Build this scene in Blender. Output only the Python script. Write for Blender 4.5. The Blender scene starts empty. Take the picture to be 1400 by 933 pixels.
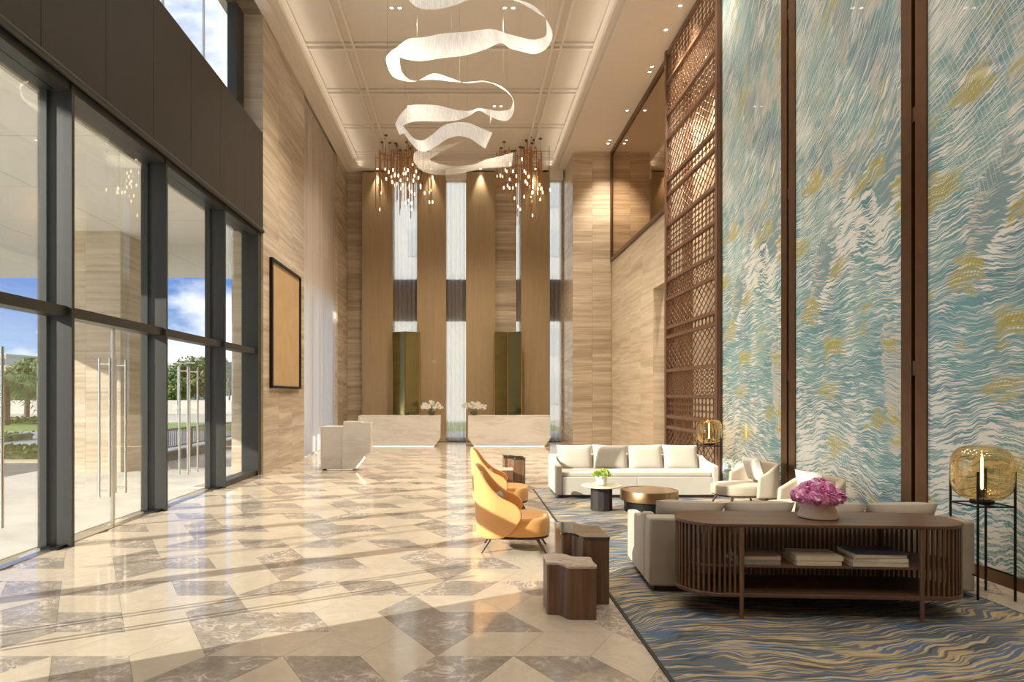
import bpy, math, random
from mathutils import Vector, Matrix, noise as mnoise
R = math.radians
random.seed(7)
sc = bpy.context.scene
C = sc.collection

# ------------------------------------------------------------------ camera
cam_d = bpy.data.cameras.new('camera'); cam = bpy.data.objects.new('camera', cam_d); C.objects.link(cam)
cam.location = (0, 0, 1.75); cam.rotation_euler = (R(90), 0, 0)
cam_d.sensor_width = 36; cam_d.lens = 23.14; cam_d.shift_x = 0.045; cam_d.shift_y = 0.0532
cam_d.clip_start = 0.1; cam_d.clip_end = 600
sc.camera = cam
# ------------------------------------------------------------------ sky, sun, exposure
w = bpy.data.worlds.new('sky'); sc.world = w; w.use_nodes = True
nt = w.node_tree; nt.nodes.clear()
def wn(t, **k):
    n = nt.nodes.new(t)
    for a, b in k.items(): setattr(n, a, b)
    return n
tc = wn('ShaderNodeTexCoord'); sep = wn('ShaderNodeSeparateXYZ'); nt.links.new(tc.outputs['Generated'], sep.inputs[0])
gr = wn('ShaderNodeValToRGB'); nt.links.new(sep.outputs['Z'], gr.inputs[0])
e = gr.color_ramp.elements
e[0].position = 0.0; e[0].color = (.80, .90, 1.0, 1); e[1].position = .55; e[1].color = (.13, .29, .66, 1)
x = e.new(.14); x.color = (.13, .30, .70, 1); x = e.new(.05); x.color = (.40, .58, .88, 1)
mp = wn('ShaderNodeMapping'); mp.inputs['Scale'].default_value = (1, 1, 2.0); mp.inputs['Location'].default_value = (1.3, .2, .4)
nt.links.new(tc.outputs['Generated'], mp.inputs[0])
no = wn('ShaderNodeTexNoise'); no.inputs['Scale'].default_value = 3.2; no.inputs['Detail'].default_value = 8; no.inputs['Roughness'].default_value = .55
nt.links.new(mp.outputs[0], no.inputs[0])
cr = wn('ShaderNodeValToRGB'); cr.color_ramp.elements[0].position = .49; cr.color_ramp.elements[1].position = .62
nt.links.new(no.outputs[0], cr.inputs[0])
mx = wn('ShaderNodeMixRGB'); nt.links.new(cr.outputs[0], mx.inputs[0]); nt.links.new(gr.outputs[0], mx.inputs[1]); mx.inputs[2].default_value = (1.5, 1.49, 1.47, 1)
bg = wn('ShaderNodeBackground'); bg.inputs[1].default_value = .8; nt.links.new(mx.outputs[0], bg.inputs[0])
wo = wn('ShaderNodeOutputWorld'); nt.links.new(bg.outputs[0], wo.inputs[0])

sun_d = bpy.data.lights.new('sun', 'SUN'); sun_d.energy = 4.9; sun_d.angle = R(.35); sun_d.color = (1, .93, .82)
sun = bpy.data.objects.new('sun', sun_d); C.objects.link(sun); sun.location = (-20, -10, 15)
sun.rotation_euler = Vector((1, .57, -.472)).to_track_quat('-Z', 'Y').to_euler()

sc.view_settings.view_transform = 'Standard'; sc.view_settings.look = 'None'
sc.view_settings.gamma = 1; sc.view_settings.use_curve_mapping = False
sc.view_settings.exposure = .78
cy = sc.cycles
cy.use_denoising = True
cy.max_bounces = 10; cy.diffuse_bounces = 5; cy.glossy_bounces = 5; cy.transparent_max_bounces = 16; cy.transmission_bounces = 8
cy.sample_clamp_indirect = 6.0; cy.caustics_refractive = False; cy.blur_glossy = .5

# ------------------------------------------------------------------ helpers
class MB:
    """collects primitives, then links them as one mesh object"""
    def __init__(s): s.v = []; s.f = []
    def add(s, vs, fs):
        o = len(s.v); s.v += [tuple(p) for p in vs]; s.f += [tuple(i + o for i in f) for f in fs]; return s
    def box(s, x0, x1, y0, y1, z0, z1):
        return s.add([(x0,y0,z0),(x1,y0,z0),(x1,y1,z0),(x0,y1,z0),(x0,y0,z1),(x1,y0,z1),(x1,y1,z1),(x0,y1,z1)],
                     [(0,3,2,1),(4,5,6,7),(0,1,5,4),(1,2,6,5),(2,3,7,6),(3,0,4,7)])
    def bar(s, p, q, a, b, up=(0,0,1)):
        """box from p to q, a wide across, b thick along up"""
        p, q = Vector(p), Vector(q); d = (q - p).normalized(); u = Vector(up)
        sd = d.cross(u)
        if sd.length < 1e-4: sd = d.cross(Vector((1,0,0)))
        sd.normalize(); u = sd.cross(d).normalized()
        vs = [c + sd*i*a/2 + u*j*b/2 for c in (p, q) for i, j in ((-1,-1),(1,-1),(1,1),(-1,1))]
        return s.add(vs, [(3,2,1,0),(4,5,6,7),(0,1,5,4),(1,2,6,5),(2,3,7,6),(3,0,4,7)])
    def tube(s, path, r, n=8, taper=None):
        P = [Vector(p) for p in path]; vs = []; fs = []; m = len(P)
        ref = None
        for i, p in enumerate(P):
            d = (P[min(i+1, m-1)] - P[max(i-1, 0)]).normalized()
            a = d.orthogonal().normalized() if ref is None else (ref - d*ref.dot(d)).normalized()
            ref = a; b = d.cross(a); rr = r if taper is None else r + (taper - r)*i/(m-1)
            vs += [p + (a*math.cos(2*math.pi*k/n) + b*math.sin(2*math.pi*k/n))*rr for k in range(n)]
        for i in range(m-1):
            for k in range(n):
                fs.append((i*n+k, i*n+(k+1)%n, (i+1)*n+(k+1)%n, (i+1)*n+k))
        fs += [tuple(range(n))[::-1], tuple(range((m-1)*n, m*n))]
        return s.add(vs, fs)
    def lathe(s, prof, n=24, c=(0,0,0), cap=True):
        vs = [(c[0]+r*math.cos(2*math.pi*k/n), c[1]+r*math.sin(2*math.pi*k/n), c[2]+z) for r, z in prof for k in range(n)]
        fs = [(i*n+k, i*n+(k+1)%n, (i+1)*n+(k+1)%n, (i+1)*n+k) for i in range(len(prof)-1) for k in range(n)]
        if cap: fs += [tuple(range(n))[::-1], tuple(range((len(prof)-1)*n, len(prof)*n))]
        return s.add(vs, fs)
    def prism(s, poly, z0, z1):
        n = len(poly)
        return s.add([(x,y,z0) for x,y in poly] + [(x,y,z1) for x,y in poly],
                     [tuple(range(n))[::-1], tuple(range(n, 2*n))] + [(k,(k+1)%n,n+(k+1)%n,n+k) for k in range(n)])
    def grid(s, fn, nu, nv):
        vs = [fn(i/nu, j/nv) for j in range(nv+1) for i in range(nu+1)]
        return s.add(vs, [(j*(nu+1)+i, j*(nu+1)+i+1, (j+1)*(nu+1)+i+1, (j+1)*(nu+1)+i) for j in range(nv) for i in range(nu)])
    def mesh(s, name, mat, smooth=True):
        me = bpy.data.meshes.new(name); me.from_pydata(s.v, [], s.f); me.update()
        if mat: me.materials.append(mat)
        if smooth:
            me.shade_smooth(); me.set_sharp_from_angle(angle=R(38))
        return me
    def build(s, name, mat, parent=None, loc=(0,0,0), rz=0, smooth=True, bevel=0, seg=2, solid=0, sub=0):
        o = bpy.data.objects.new(name, s.mesh(name, mat, smooth)); C.objects.link(o)
        o.location = loc; o.rotation_euler = (0, 0, rz)
        if parent: o.parent = parent
        if solid:
            m = o.modifiers.new('thickness', 'SOLIDIFY'); m.thickness = solid; m.offset = 0
        if bevel:
            m = o.modifiers.new('round', 'BEVEL'); m.width = bevel; m.segments = seg; m.limit_method = 'ANGLE'; m.angle_limit = R(40)
        if sub:
            m = o.modifiers.new('smooth', 'SUBSURF'); m.levels = sub; m.render_levels = sub
        return o
def tag(o, label=None, cat=None, group=None, kind=None):
    if label: o['label'] = label
    if cat: o['category'] = cat
    if group: o['group'] = group
    if kind: o['kind'] = kind
    return o
def thing(name, label, cat, loc=(0,0,0), rz=0, group=None):
    o = bpy.data.objects.new(name, None); C.objects.link(o); o.empty_display_size = .1
    o.location = loc; o.rotation_euler = (0, 0, rz)
    return tag(o, label, cat, group)
def struct(name, loc=(0,0,0)):
    o = bpy.data.objects.new(name, None); C.objects.link(o); o.location = loc; o['kind'] = 'structure'; return o
def inst(me, name, parent=None, loc=(0,0,0), rot=(0,0,0), scale=(1,1,1)):
    o = bpy.data.objects.new(name, me); C.objects.link(o); o.location = loc; o.rotation_euler = rot; o.scale = scale
    if parent: o.parent = parent
    return o
def copy_tree(o, parent=None):
    c = o.copy(); C.objects.link(c)
    if parent: c.parent = parent
    for ch in list(o.children): copy_tree(ch, c)
    return c
def pillow(w, h, t, n=12, pinch=.06):
    """closed cushion in the xz plane, thickness along y, centred"""
    b = MB()
    def pt(u, v, sgn):
        a, c = 2*u-1, 2*v-1
        f = max(0, (1-abs(a)**3.2)*(1-abs(c)**3.2))**.45
        px = a*w/2*(1-pinch*(1-abs(c)**2)*abs(a)**4 *1.0); pz = c*h/2*(1-pinch*(1-abs(a)**2)*abs(c)**4)
        return (px, sgn*t/2*f, pz)
    b.grid(lambda u, v: pt(u, v, -1), n, n); b.grid(lambda u, v: pt(1-u, v, 1), n, n)
    return b

# ------------------------------------------------------------------ materials
class M:
    def __init__(s, name):
        s.m = bpy.data.materials.new(name); s.m.use_nodes = True; s.t = s.m.node_tree
        s.p = s.t.nodes['Principled BSDF']; s.out = s.t.nodes['Material Output']
    def n(s, typ, ins=None, **k):
        nd = s.t.nodes.new('ShaderNode' + typ)
        for a, b in k.items(): setattr(nd, a, b)
        for a, b in (ins or {}).items():
            if isinstance(b, bpy.types.NodeSocket): s.t.links.new(b, nd.inputs[a])
            else: nd.inputs[a].default_value = b
        return nd
    def math(s, op, a, b=None, clamp=False):
        ins = {0: a}
        if b is not None: ins[1] = b
        return s.n('Math', ins, operation=op, use_clamp=clamp).outputs[0]
    def noise(s, vec, scale=5, detail=3, rough=.5, dist=0):
        return s.n('TexNoise', {'Vector': vec, 'Scale': scale, 'Detail': detail, 'Roughness': rough, 'Distortion': dist}).outputs[0]
    def map(s, vec, scale=(1,1,1), rot=(0,0,0), loc=(0,0,0)):
        return s.n('Mapping', {'Vector': vec, 'Scale': scale, 'Rotation': rot, 'Location': loc}).outputs[0]
    def ramp(s, fac, stops, interp='LINEAR'):
        r = s.n('ValToRGB', {0: fac}); r.color_ramp.interpolation = interp; el = r.color_ramp.elements
        for i, (p, c) in enumerate(stops):
            q = el[i] if i < 2 else el.new(p)
            q.position = p; q.color = (*c, 1) if len(c) == 3 else c
        return r.outputs[0]
    def step(s, fac, a, b):
        return s.n('MapRange', {0: fac, 1: a, 2: b, 3: 0.0, 4: 1.0}, interpolation_type='SMOOTHSTEP').outputs[0]
    def mix(s, f, a, b, mode='MIX'):
        d = {0: f}
        nd = s.n('MixRGB', d, blend_type=mode)
        for i, c in ((1, a), (2, b)):
            if isinstance(c, bpy.types.NodeSocket): s.t.links.new(c, nd.inputs[i])
            else: nd.inputs[i].default_value = (*c, 1)
        return nd.outputs[0]
    def comb(s, x, y, z): return s.n('CombineXYZ', {0: x, 1: y, 2: z}).outputs[0]
    def set(s, **k):
        for a, b in k.items():
            a = {'color': 'Base Color', 'rough': 'Roughness', 'metal': 'Metallic', 'spec': 'Specular IOR Level', 'coat': 'Coat Weight',
                 'coatr': 'Coat Roughness', 'sheen': 'Sheen Weight', 'emit': 'Emission Color', 'emits': 'Emission Strength', 'normal': 'Normal'}[a]
            if isinstance(b, bpy.types.NodeSocket): s.t.links.new(b, s.p.inputs[a])
            else: s.p.inputs[a].default_value = (*b, 1) if isinstance(b, tuple) else b
        return s
    def bump(s, h, strength=.2, dist=.01):
        s.set(normal=s.n('Bump', {'Height': h, 'Strength': strength, 'Distance': dist}).outputs[0]); return s
    def pos(s): return s.n('NewGeometry').outputs['Position']
    def obj(s): return s.n('TexCoord').outputs['Object']
    def island(s): return s.n('NewGeometry').outputs['Random Per Island']
    def rnd(s): return s.n('ObjectInfo').outputs['Random']

def plain(name, col, rough=.5, metal=0, var=.06, scale=8, **k):
    m = M(name); nz = m.noise(m.obj(), scale, 4)
    a = tuple(c*(1-var) for c in col); b = tuple(min(1, c*(1+var)) for c in col)
    m.set(color=m.ramp(nz, [(.3, a), (.7, b)]), rough=rough, metal=metal, **k); return m.m
def wood(name, c1, c2, axis='z', rough=.42, scale=1.0, world=False):
    m = M(name); v = m.pos() if world else m.obj()
    k = 2.2*scale; st = {'z': (38*scale, 38*scale, k), 'x': (k, 38*scale, 38*scale), 'y': (38*scale, k, 38*scale)}[axis]
    off = m.n('VectorMath', {0: v, 1: m.comb(m.math('MULTIPLY', m.rnd(), 7.0), 0.0, m.math('MULTIPLY', m.rnd(), 5.0))}, operation='ADD').outputs[0]
    n1 = m.noise(m.map(off, st), 1, 5, .6, .3); n2 = m.noise(m.map(off, tuple(a*.25 for a in st)), 1, 3)
    f = m.math('ADD', m.math('MULTIPLY', n1, .6), m.math('MULTIPLY', n2, .4))
    m.set(color=m.ramp(f, [(.32, c1), (.68, c2)]), rough=rough, coat=.15, coatr=.25).bump(n1, .06, .002); return m.m
def fabric(name, col, rough=.9, weave=900, sheen=.25, mottled=.06):
    m = M(name); v = m.obj()
    n1 = m.noise(m.map(v, (weave, weave*.4, weave)), 1, 2); n2 = m.noise(v, 6, 3)
    f = m.math('ADD', m.math('MULTIPLY', n1, .6), m.math('MULTIPLY', n2, .4))
    m.set(color=m.ramp(f, [(.3, tuple(c*(1-mottled) for c in col)), (.7, tuple(min(1, c*(1+mottled)) for c in col))]), rough=rough, sheen=sheen, spec=.25)
    m.bump(n1, .08, .002); return m.m
def emitter(name, col, st):
    m = M(name); m.set(color=col, emit=col, emits=st); return m.m
def thin_glass(name, tint=(.96, .98, .97), refl=.26):
    m = M(name); m.t.nodes.remove(m.p)
    tr = m.n('BsdfTransparent', {0: (*tint, 1)}); gl = m.n('BsdfGlossy', {0: (1, 1, 1, 1), 1: .0})
    fr = m.n('Fresnel', {0: 1.45})
    f = m.math('MULTIPLY', fr.outputs[0], refl)
    mx = m.n('MixShader', {0: f}); m.t.links.new(tr.outputs[0], mx.inputs[1]); m.t.links.new(gl.outputs[0], mx.inputs[2])
    m.t.links.new(mx.outputs[0], m.out.inputs[0]); return m.m

def travertine(name, dark, mid, light, scale=1.0, rough=.25):
    m = M(name); p = m.pos()
    sh = m.n('VectorMath', {0: p, 1: m.comb(0.0, 0.0, m.math('MULTIPLY', m.rnd(), .5))}, operation='ADD').outputs[0]
    big = m.noise(m.map(p, (.25, .25, .5)), 1, 2)
    wav = m.n('VectorMath', {0: sh, 1: m.comb(0.0, 0.0, m.math('MULTIPLY', big, .25))}, operation='ADD').outputs[0]
    a = m.noise(m.map(wav, (.35*scale, .35*scale, 9*scale)), 1, 5, .62)
    b = m.noise(m.map(wav, (.9*scale, .9*scale, 42*scale)), 1, 4, .6)
    c = m.noise(m.map(wav, (.15, .15, 1.6)), 1, 2)
    f = m.math('ADD', m.math('ADD', m.math('MULTIPLY', a, .5), m.math('MULTIPLY', b, .22)), m.math('MULTIPLY', c, .28))
    m.set(color=m.ramp(f, [(.39, dark), (.5, mid), (.61, light)]), rough=rough, spec=.4); return m.m
TRAV = travertine('travertine stone', (.32,.25,.175), (.46,.375,.28), (.60,.515,.405))
TRAVP = travertine('pale travertine stone', (.47,.38,.27), (.60,.50,.375), (.70,.61,.48))
def marble(name, base, vein, vs=3.0, dens=.05, rough=.12, mott=.15, soft=.3, drift=None):
    m = M(name); p = m.pos(); r = m.island()
    if drift: p = m.map(p, drift, (0, R(38), 0))
    v = m.n('VectorMath', {0: p, 1: m.comb(m.math('MULTIPLY', r, 17.), m.math('MULTIPLY', r, 9.), 0.)}, operation='ADD').outputs[0]
    n1 = m.noise(v, vs, 6, .6, 1.2); n2 = m.noise(v, vs*.5, 4, .55, .6); n3 = m.noise(v, vs*4, 5, .65)
    ridge = m.math('ABSOLUTE', m.math('SUBTRACT', n1, .5))
    vn = m.math('SUBTRACT', 1.0, m.step(ridge, 0.0, dens))
    vn = m.math('MULTIPLY', vn, m.step(n2, .42, .62))
    tone = m.math('ADD', m.math('MULTIPLY', n3, .5), m.math('ADD', m.math('MULTIPLY', n2, .35), m.math('MULTIPLY', r, .15)))
    c = m.ramp(tone, [(.32, tuple(b*(1-mott) for b in base)), (.68, tuple(min(1, b*(1+mott)) for b in base))])
    c = m.mix(m.math('MULTIPLY', vn, soft), c, vein)
    m.set(color=c, rough=rough, spec=.5); return m.m
CREAM = marble('cream marble', (.56,.48,.375), (.66,.59,.49), 2.2, .05, .10, .10, .5)
GREYM = marble('grey veined marble', (.335,.29,.243), (.70,.60,.52), 5.0, .055, .09, .36, .85)
DESKM = marble('white desk marble', (.74,.70,.64), (.50,.46,.41), 2.2, .16, .22, .07, .5, (.45, 1, 2.2))
GROUT = plain('grout', (.30,.24,.17), .6)
CEIL = plain('ceiling paint', (.66,.60,.52), .75, var=.01)
CEILL = plain('ceiling rib paint', (.72,.66,.58), .7, var=.01)
ANTH = plain('anthracite aluminium', (.042,.042,.038), .42, .15, var=.05)
FASC = plain('dark bronze cladding', (.028,.023,.018), .5, .1, var=.05, scale=1)
BRONZE = plain('brushed bronze', (.17,.095,.052), .32, .75, var=.08)
BLACK = plain('black metal', (.012,.012,.012), .4, .5)
STEEL = plain('satin steel', (.72,.69,.63), .25, 1.0, var=.03)
BRASS = plain('brass', (.62,.43,.18), .28, 1.0, var=.05)
GLASS = thin_glass('window glass')
WALNUT = wood('walnut', (.095,.045,.022), (.235,.125,.068))
WALNUTX = wood('walnut top', (.085,.042,.022), (.20,.105,.058), 'x')
LATW = wood('lattice wood', (.115,.058,.033), (.20,.105,.06), 'z', .45)
PANELW = wood('gold veneer', (.305,.215,.115), (.385,.28,.155), 'z', .5, .5, world=True)
IVORY = fabric('ivory upholstery', (.50,.455,.39))
IVORY2 = fabric('oat linen', (.47,.41,.33), mottled=.16)
PILLOWF = fabric('white linen', (.62,.585,.53))
YELLOW = fabric('amber wool', (.76,.385,.14), mottled=.05)
YELLOW2 = fabric('honey leather', (.72,.36,.11), .5, mottled=.03)
BEIGE = fabric('beige leather', (.47,.39,.295), .5, mottled=.03)
GREYF = fabric('grey cloth', (.22,.20,.175))
LEGW = wood('dark leg wood', (.05,.026,.015), (.10,.052,.03))
WARM = emitter('lamp filament', (1.0,.66,.30), 7)
BULB = emitter('small bulb', (1.0,.80,.52), 2.6)
LENS = emitter('downlight lens', (1.0,.90,.74), 8)
STRIP = emitter('light strip', (1.0,.83,.62), 1.0)
LEAF = plain('leaf green', (.085,.17,.03), .6, var=.35, scale=20)
LEAF2 = plain('fresh green', (.33,.46,.06), .6, var=.3, scale=40)
LEAF3 = plain('olive green', (.13,.17,.035), .6, var=.35, scale=10)
BARK = plain('bark', (.16,.105,.065), .9, var=.3)
# ================================================================== STRUCTURE
XL, XR = -4.5, 5.05          # finished faces of the long walls
GX = -4.72                   # glass plane of the storefront
CZ = 10.6                    # coffered ceiling
# ---- floor: 60 degree stone pattern, every near tile its own piece
A = .516; H = A*math.sqrt(3)/2; O = (-.197, 5.31)
floor = MB().box(-4.95, 6.6, -4.0, 25.3, -.12, -.008).build('floor', GROUT); tag(floor, kind='structure')
TILES = [('g', [(-1,1),(0,1),(0,2),(-1,2)]), ('g', [(-2,1),(-1,1),(-2,2),(-3,2)]), ('g', [(-1,0),(1,-2),(1,-1),(-1,1)]),
         ('g', [(0,0),(1,-1),(2,-1),(1,0)]), ('c', [(-1,1),(-1,2),(-2,3),(-2,2)]), ('c', [(-1,1),(0,0),(1,0),(0,1)]),
         ('c', [(0,2),(0,1),(1,0),(1,1)]), ('c', [(1,0),(2,0),(2,1),(1,1)]), ('c', [(1,0),(2,-1),(3,-1),(2,0)]),
         ('c', [(1,-2),(2,-2),(2,-1),(1,-1)]), ('c', [(2,-2),(3,-2),(3,-1),(2,-1)])]
def lat(i, j): return ((i + j*.5)*A, j*H)
tile_shapes = []
for kind, q in TILES:
    P = [lat(*a) for a in q]; cx = sum(p[0] for p in P)/4; cyy = sum(p[1] for p in P)/4
    area = sum(P[k][0]*P[(k+1)%4][1]-P[(k+1)%4][0]*P[k][1] for k in range(4))
    if area < 0: P = P[::-1]
    P = [(x-cx, y-cyy) for x, y in P]
    P = [(x*(1-.0016/max(.1, math.hypot(x, y))), y*(1-.0016/max(.1, math.hypot(x, y)))) for x, y in P]
    tile_shapes.append((kind, P, cx, cyy, MB().prism(P, -.016, 0).mesh('tile', GREYM if kind == 'g' else CREAM, False)))
spots = []
for a in range(-14, 15):
    for b in range(-8, 16):
        vx, vy = lat(3*a - 2*b, 4*b)
        for k, (kind, P, cx, cyy, me) in enumerate(tile_shapes):
            x, y = O[0]+vx+cx, O[1]+vy+cyy
            if not (-4.85 < x < 6.5 and .2 < y < 25.1): continue
            if 1.75 < x < 4.0 and 4 < y < 12.0: continue          # under the rug
            px = 637 + x*900/y; py = 541 + 1575/y
            spots.append((0 if (-40 < px < 1440 and py < 960) else 1, y, x, k))
spots.sort()
restg, restc = MB(), MB(); cnt = 0
for far, y, x, k in spots:
    kind, P, cx, cyy, me = tile_shapes[k]
    edge = any(not (-4.93 < x+p[0] < 6.58 and y+p[1] < 25.25) for p in P)
    if not far and not edge and cnt < 290:
        inst(me, 'tile', floor, (x, y, 0)); cnt += 1
    else:
        (restg if kind == 'g' else restc).prism([(min(6.58, max(-4.93, x+px)), min(25.25, y+py)) for px, py in P], -.016, 0)
tag(restg.build('grey_tiling', GREYM, floor, smooth=False), kind='stuff')
tag(restc.build('cream_tiling', CREAM, floor, smooth=False), kind='stuff')

# ---- slab cladding helper: backing wall + one thin stone slab per piece
def slabs(parent, axis, face, u0, u1, z0, z1, us, zs, mat, sgn, th=.02, skip=None):
    """axis 'x': the slabs face along x at x=face, u runs along y; sgn = direction the face looks"""
    nu = max(1, round((u1-u0)/us)); nz = max(1, round((z1-z0)/zs)); du = (u1-u0)/nu; dz = (z1-z0)/nz; g = .0025
    b = MB()
    if axis == 'x': b.box(-th if sgn > 0 else 0, 0 if sgn > 0 else th, -du/2+g, du/2-g, -dz/2+g, dz/2-g)
    else: b.box(-du/2+g, du/2-g, -th if sgn > 0 else 0, 0 if sgn > 0 else th, -dz/2+g, dz/2-g)
    me = b.mesh('slab', mat, False)
    for i in range(nu):
        for j in range(nz):
            u = u0+(i+.5)*du; z = z0+(j+.5)*dz
            if skip and skip(u, z): continue
            inst(me, 'slab', parent, (face, u, z) if axis == 'x' else (u, face, z))
def wall(name, boxes, mat=TRAV):
    b = MB()
    for q in boxes: b.box(*q)
    return tag(b.build(name, mat, smooth=False), kind='structure')

# ---- left wall: solid near the camera, storefront, stone pier with art, curtain bay, end pier
wl = wall('wall_left', [(-5.2, -4.52, -4, 2.62, 0, 10.6),
                        (-5.2, -4.52, 14.62, 18.28, 0, 10.6), (-5.2, -4.52, 23.1, 25.4, 0, 10.6),
                        (-5.3, -4.86, 18.3, 23.1, 5.0, 10.6), (-5.3, -5.14, 2.2, 14.6, 10.2, 10.6)])
slabs(wl, 'x', XL, 14.6, 18.3, 0, 10.2, 1.25, .95, TRAV, 1)
slabs(wl, 'x', XL, 23.1, 25.0, 0, 10.2, 1.0, .95, TRAV, 1)
slabs(wl, 'y', 14.6, -5.2, -4.5, 0, 10.2, .7, .95, TRAVP, -1)
slabs(wl, 'y', 18.3, -4.9, -4.5, 0, 10.2, .4, .95, TRAV, 1)
# window behind the left curtain
wn1 = struct('window_1', (-5.0, 20.7, 0))
MB().box(-.006, .006, -2.38, 2.38, .08, 4.98).build('pane', GLASS, wn1, smooth=False)
for yy in (-2.37, -.8, .8, 2.37): MB().box(-.05, .05, yy-.03, yy+.03, 0, 5.0).build('mullion', ANTH, wn1, smooth=False)
MB().box(-.06, .06, -2.4, 2.4, 0, .09).build('sill', ANTH, wn1, smooth=False)

# ---- storefront: fins, transom, panes and double doors
FY = [5.17, 7.58, 9.97, 12.40]
for k, y in enumerate(FY):
    t = struct('trim_%d' % (k+1), (0, y, 0))
    MB().box(-4.90, -4.54, 0, .055, 0, 5.35).build('post', ANTH, t, smooth=False)
    MB().box(-4.90, -4.80, -.05, .0, 0, 5.35).build('glazing_post', ANTH, t, smooth=False)
    MB().box(-4.80, -4.60, -.16, -.002, .0, .035).build('floor_closer', BLACK, t, smooth=False)
t = struct('trim_6', (0, 14.38, 0)); MB().box(-4.90, -4.54, -.0, .21, 0, 5.35).build('post', ANTH, t, smooth=False)
t = struct('trim_7'); MB().box(-4.82, -4.60, 2.3, 14.38, 2.66, 2.78).build('transom', ANTH, t, smooth=False)
t = struct('trim_8'); MB().box(-4.86, -4.56, 2.3, 14.58, 5.26, 5.37).build('head_rail', ANTH, t, smooth=False)
b = MB(); b.tube([(-4.50, 2.2, 5.385), (-4.50, 14.58, 5.385)], .045, 14); b.build('round_trim', ANTH, t)
HANDLE = MB(); HANDLE.tube([(0, 0, .42), (0, 0, 2.24)], .016, 10)
for z in (.5, 2.16): HANDLE.tube([(0, 0, z), (-.07, 0, z)], .008, 8)
HANDLE_ME = HANDLE.mesh('pull_handle', STEEL)
bays = [(2.65, 5.12, 1), (5.27, 7.53, 1), (7.68, 9.92, 1), (10.07, 12.35, 1), (12.50, 14.38, 0)]
nw = 2
for k, (y0, y1, door) in enumerate(bays):
    ym = (y0+y1)/2
    wi = struct('window_%d' % nw, (GX, ym, 0)); nw += 1
    hw = (y1-y0)/2
    MB().box(-.006, .006, -hw, hw, 2.78, 5.26).build('pane', GLASS, wi, smooth=False)
    if door:
        d = struct('door_%d' % (k+1), (GX, ym, 0))
        for s in (-1, 1):
            leaf = MB().box(-.006, .006, min(s*.006, s*hw), max(s*.006, s*hw), .012, 2.65).build('glass_leaf', GLASS, d, smooth=False)
            MB().box(-.014, .014, s*.02-.012, s*.02+.012, .012, 2.65).build('edge_profile', STEEL, leaf, smooth=False) if k == 2 else None
            inst(HANDLE_ME, 'pull_handle', leaf, (.07, s*.20, 0))
            inst(HANDLE_ME, 'pull_handle', leaf, (-.07, s*.20, 0), (0, 0, math.pi))
        MB().box(-.05, .05, -hw, hw, 0, .010).build('threshold', STEEL, d, smooth=False)
    else:
        MB().box(-.006, .006, -hw, hw, .10, 2.66).build('pane', GLASS, wi, smooth=False)
        MB().box(-.12, .14, -hw, hw, 0, .11).build('sill', ANTH, wi, smooth=False)
# fascia over the doors: a row of tall dark panels on a ledge
fa = struct('wall_left_fascia')
MB().box(-5.14, -4.54, 2.2, 14.6, 5.40, 7.52).build('backing', ANTH, fa, smooth=False)
MB().box(-5.14, -4.50, 2.2, 14.6, 7.52, 7.56).build('ledge', FASC, fa, smooth=False)
fy = [2.2, 3.19, 4.45, 5.71, 6.97, 8.23, 9.48, 10.79, 12.06, 13.38, 14.6]
for y0, y1 in zip(fy[:-1], fy[1:]):
    MB().box(-.035, 0, -(y1-y0)/2+.004, (y1-y0)/2-.004, 5.40, 7.518).build('panel', FASC, fa, (XL, (y0+y1)/2, 0), smooth=False)
# clerestory above the fascia
wi = struct('window_%d' % nw, (-5.02, 0, 0)); nw += 1
MB().box(-.006, .006, 2.2, 14.15, 7.56, 10.2).build('pane', GLASS, wi, smooth=False)
for y in (4.4, 6.8, 9.2, 10.9, 12.6): MB().box(-.02, .02, y-.012, y+.012, 7.56, 10.2).build('glazing_bar', STEEL, wi, smooth=False)
MB().box(-.10, .10, 14.12, 14.58, 7.56, 10.2).build('jamb', ANTH, wi, smooth=False)

# ---- back wall: openings with sheer curtains between veneer panels
OPEN = [(-2.73, -1.83), (-.74, .0), (1.92, 2.06), (3.15, 3.62)]
bx = []; last = -4.5
for a, c in OPEN:
    bx.append((last, a, 25.0, 25.4, 0, 10.6)); bx.append((a, c, 25.28, 25.4, 4.6, 6.17)); bx.append((a, c, 25.0, 25.4, 9.95, 10.6)); last = c
bx.append((last, 6.6, 25.0, 25.4, 0, 10.6))
wb = wall('wall_back', bx)
for x0, x1 in ((-3.89, -2.74), (-1.83, -.745), (.005, 1.10), (2.06, 3.145)):
    MB().box(-(x1-x0)/2, (x1-x0)/2, -.36, 0, .02, 10.12).build('veneer_panel', PANELW, wb, ((x0+x1)/2, 24.99, 0), smooth=False, bevel=.006)
slabs(wb, 'y', 24.92, 1.105, 1.915, 0, 9.95, .81, .95, TRAV, -1, .08)
slabs(wb, 'y', 24.94, -4.5, -3.9, 0, 10.2, .6, .95, TRAV, -1, .05)
for x0, x1 in OPEN:
    wi = struct('window_%d' % nw, ((x0+x1)/2, 25.2, 0)); nw += 1; hw = (x1-x0)/2
    MB().box(-hw, hw, -.006, .006, .12, 4.6).build('pane', GLASS, wi, smooth=False)
    MB().box(-hw, hw, -.006, .006, 6.17, 9.95).build('pane', GLASS, wi, smooth=False)
    MB().box(-hw, hw, -.05, .05, 0, .13).build('sill', ANTH, wi, smooth=False)
    MB().box(-hw, hw, -.12, .07, 4.6, 6.17).build('spandrel', FASC, wi, smooth=False)

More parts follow.
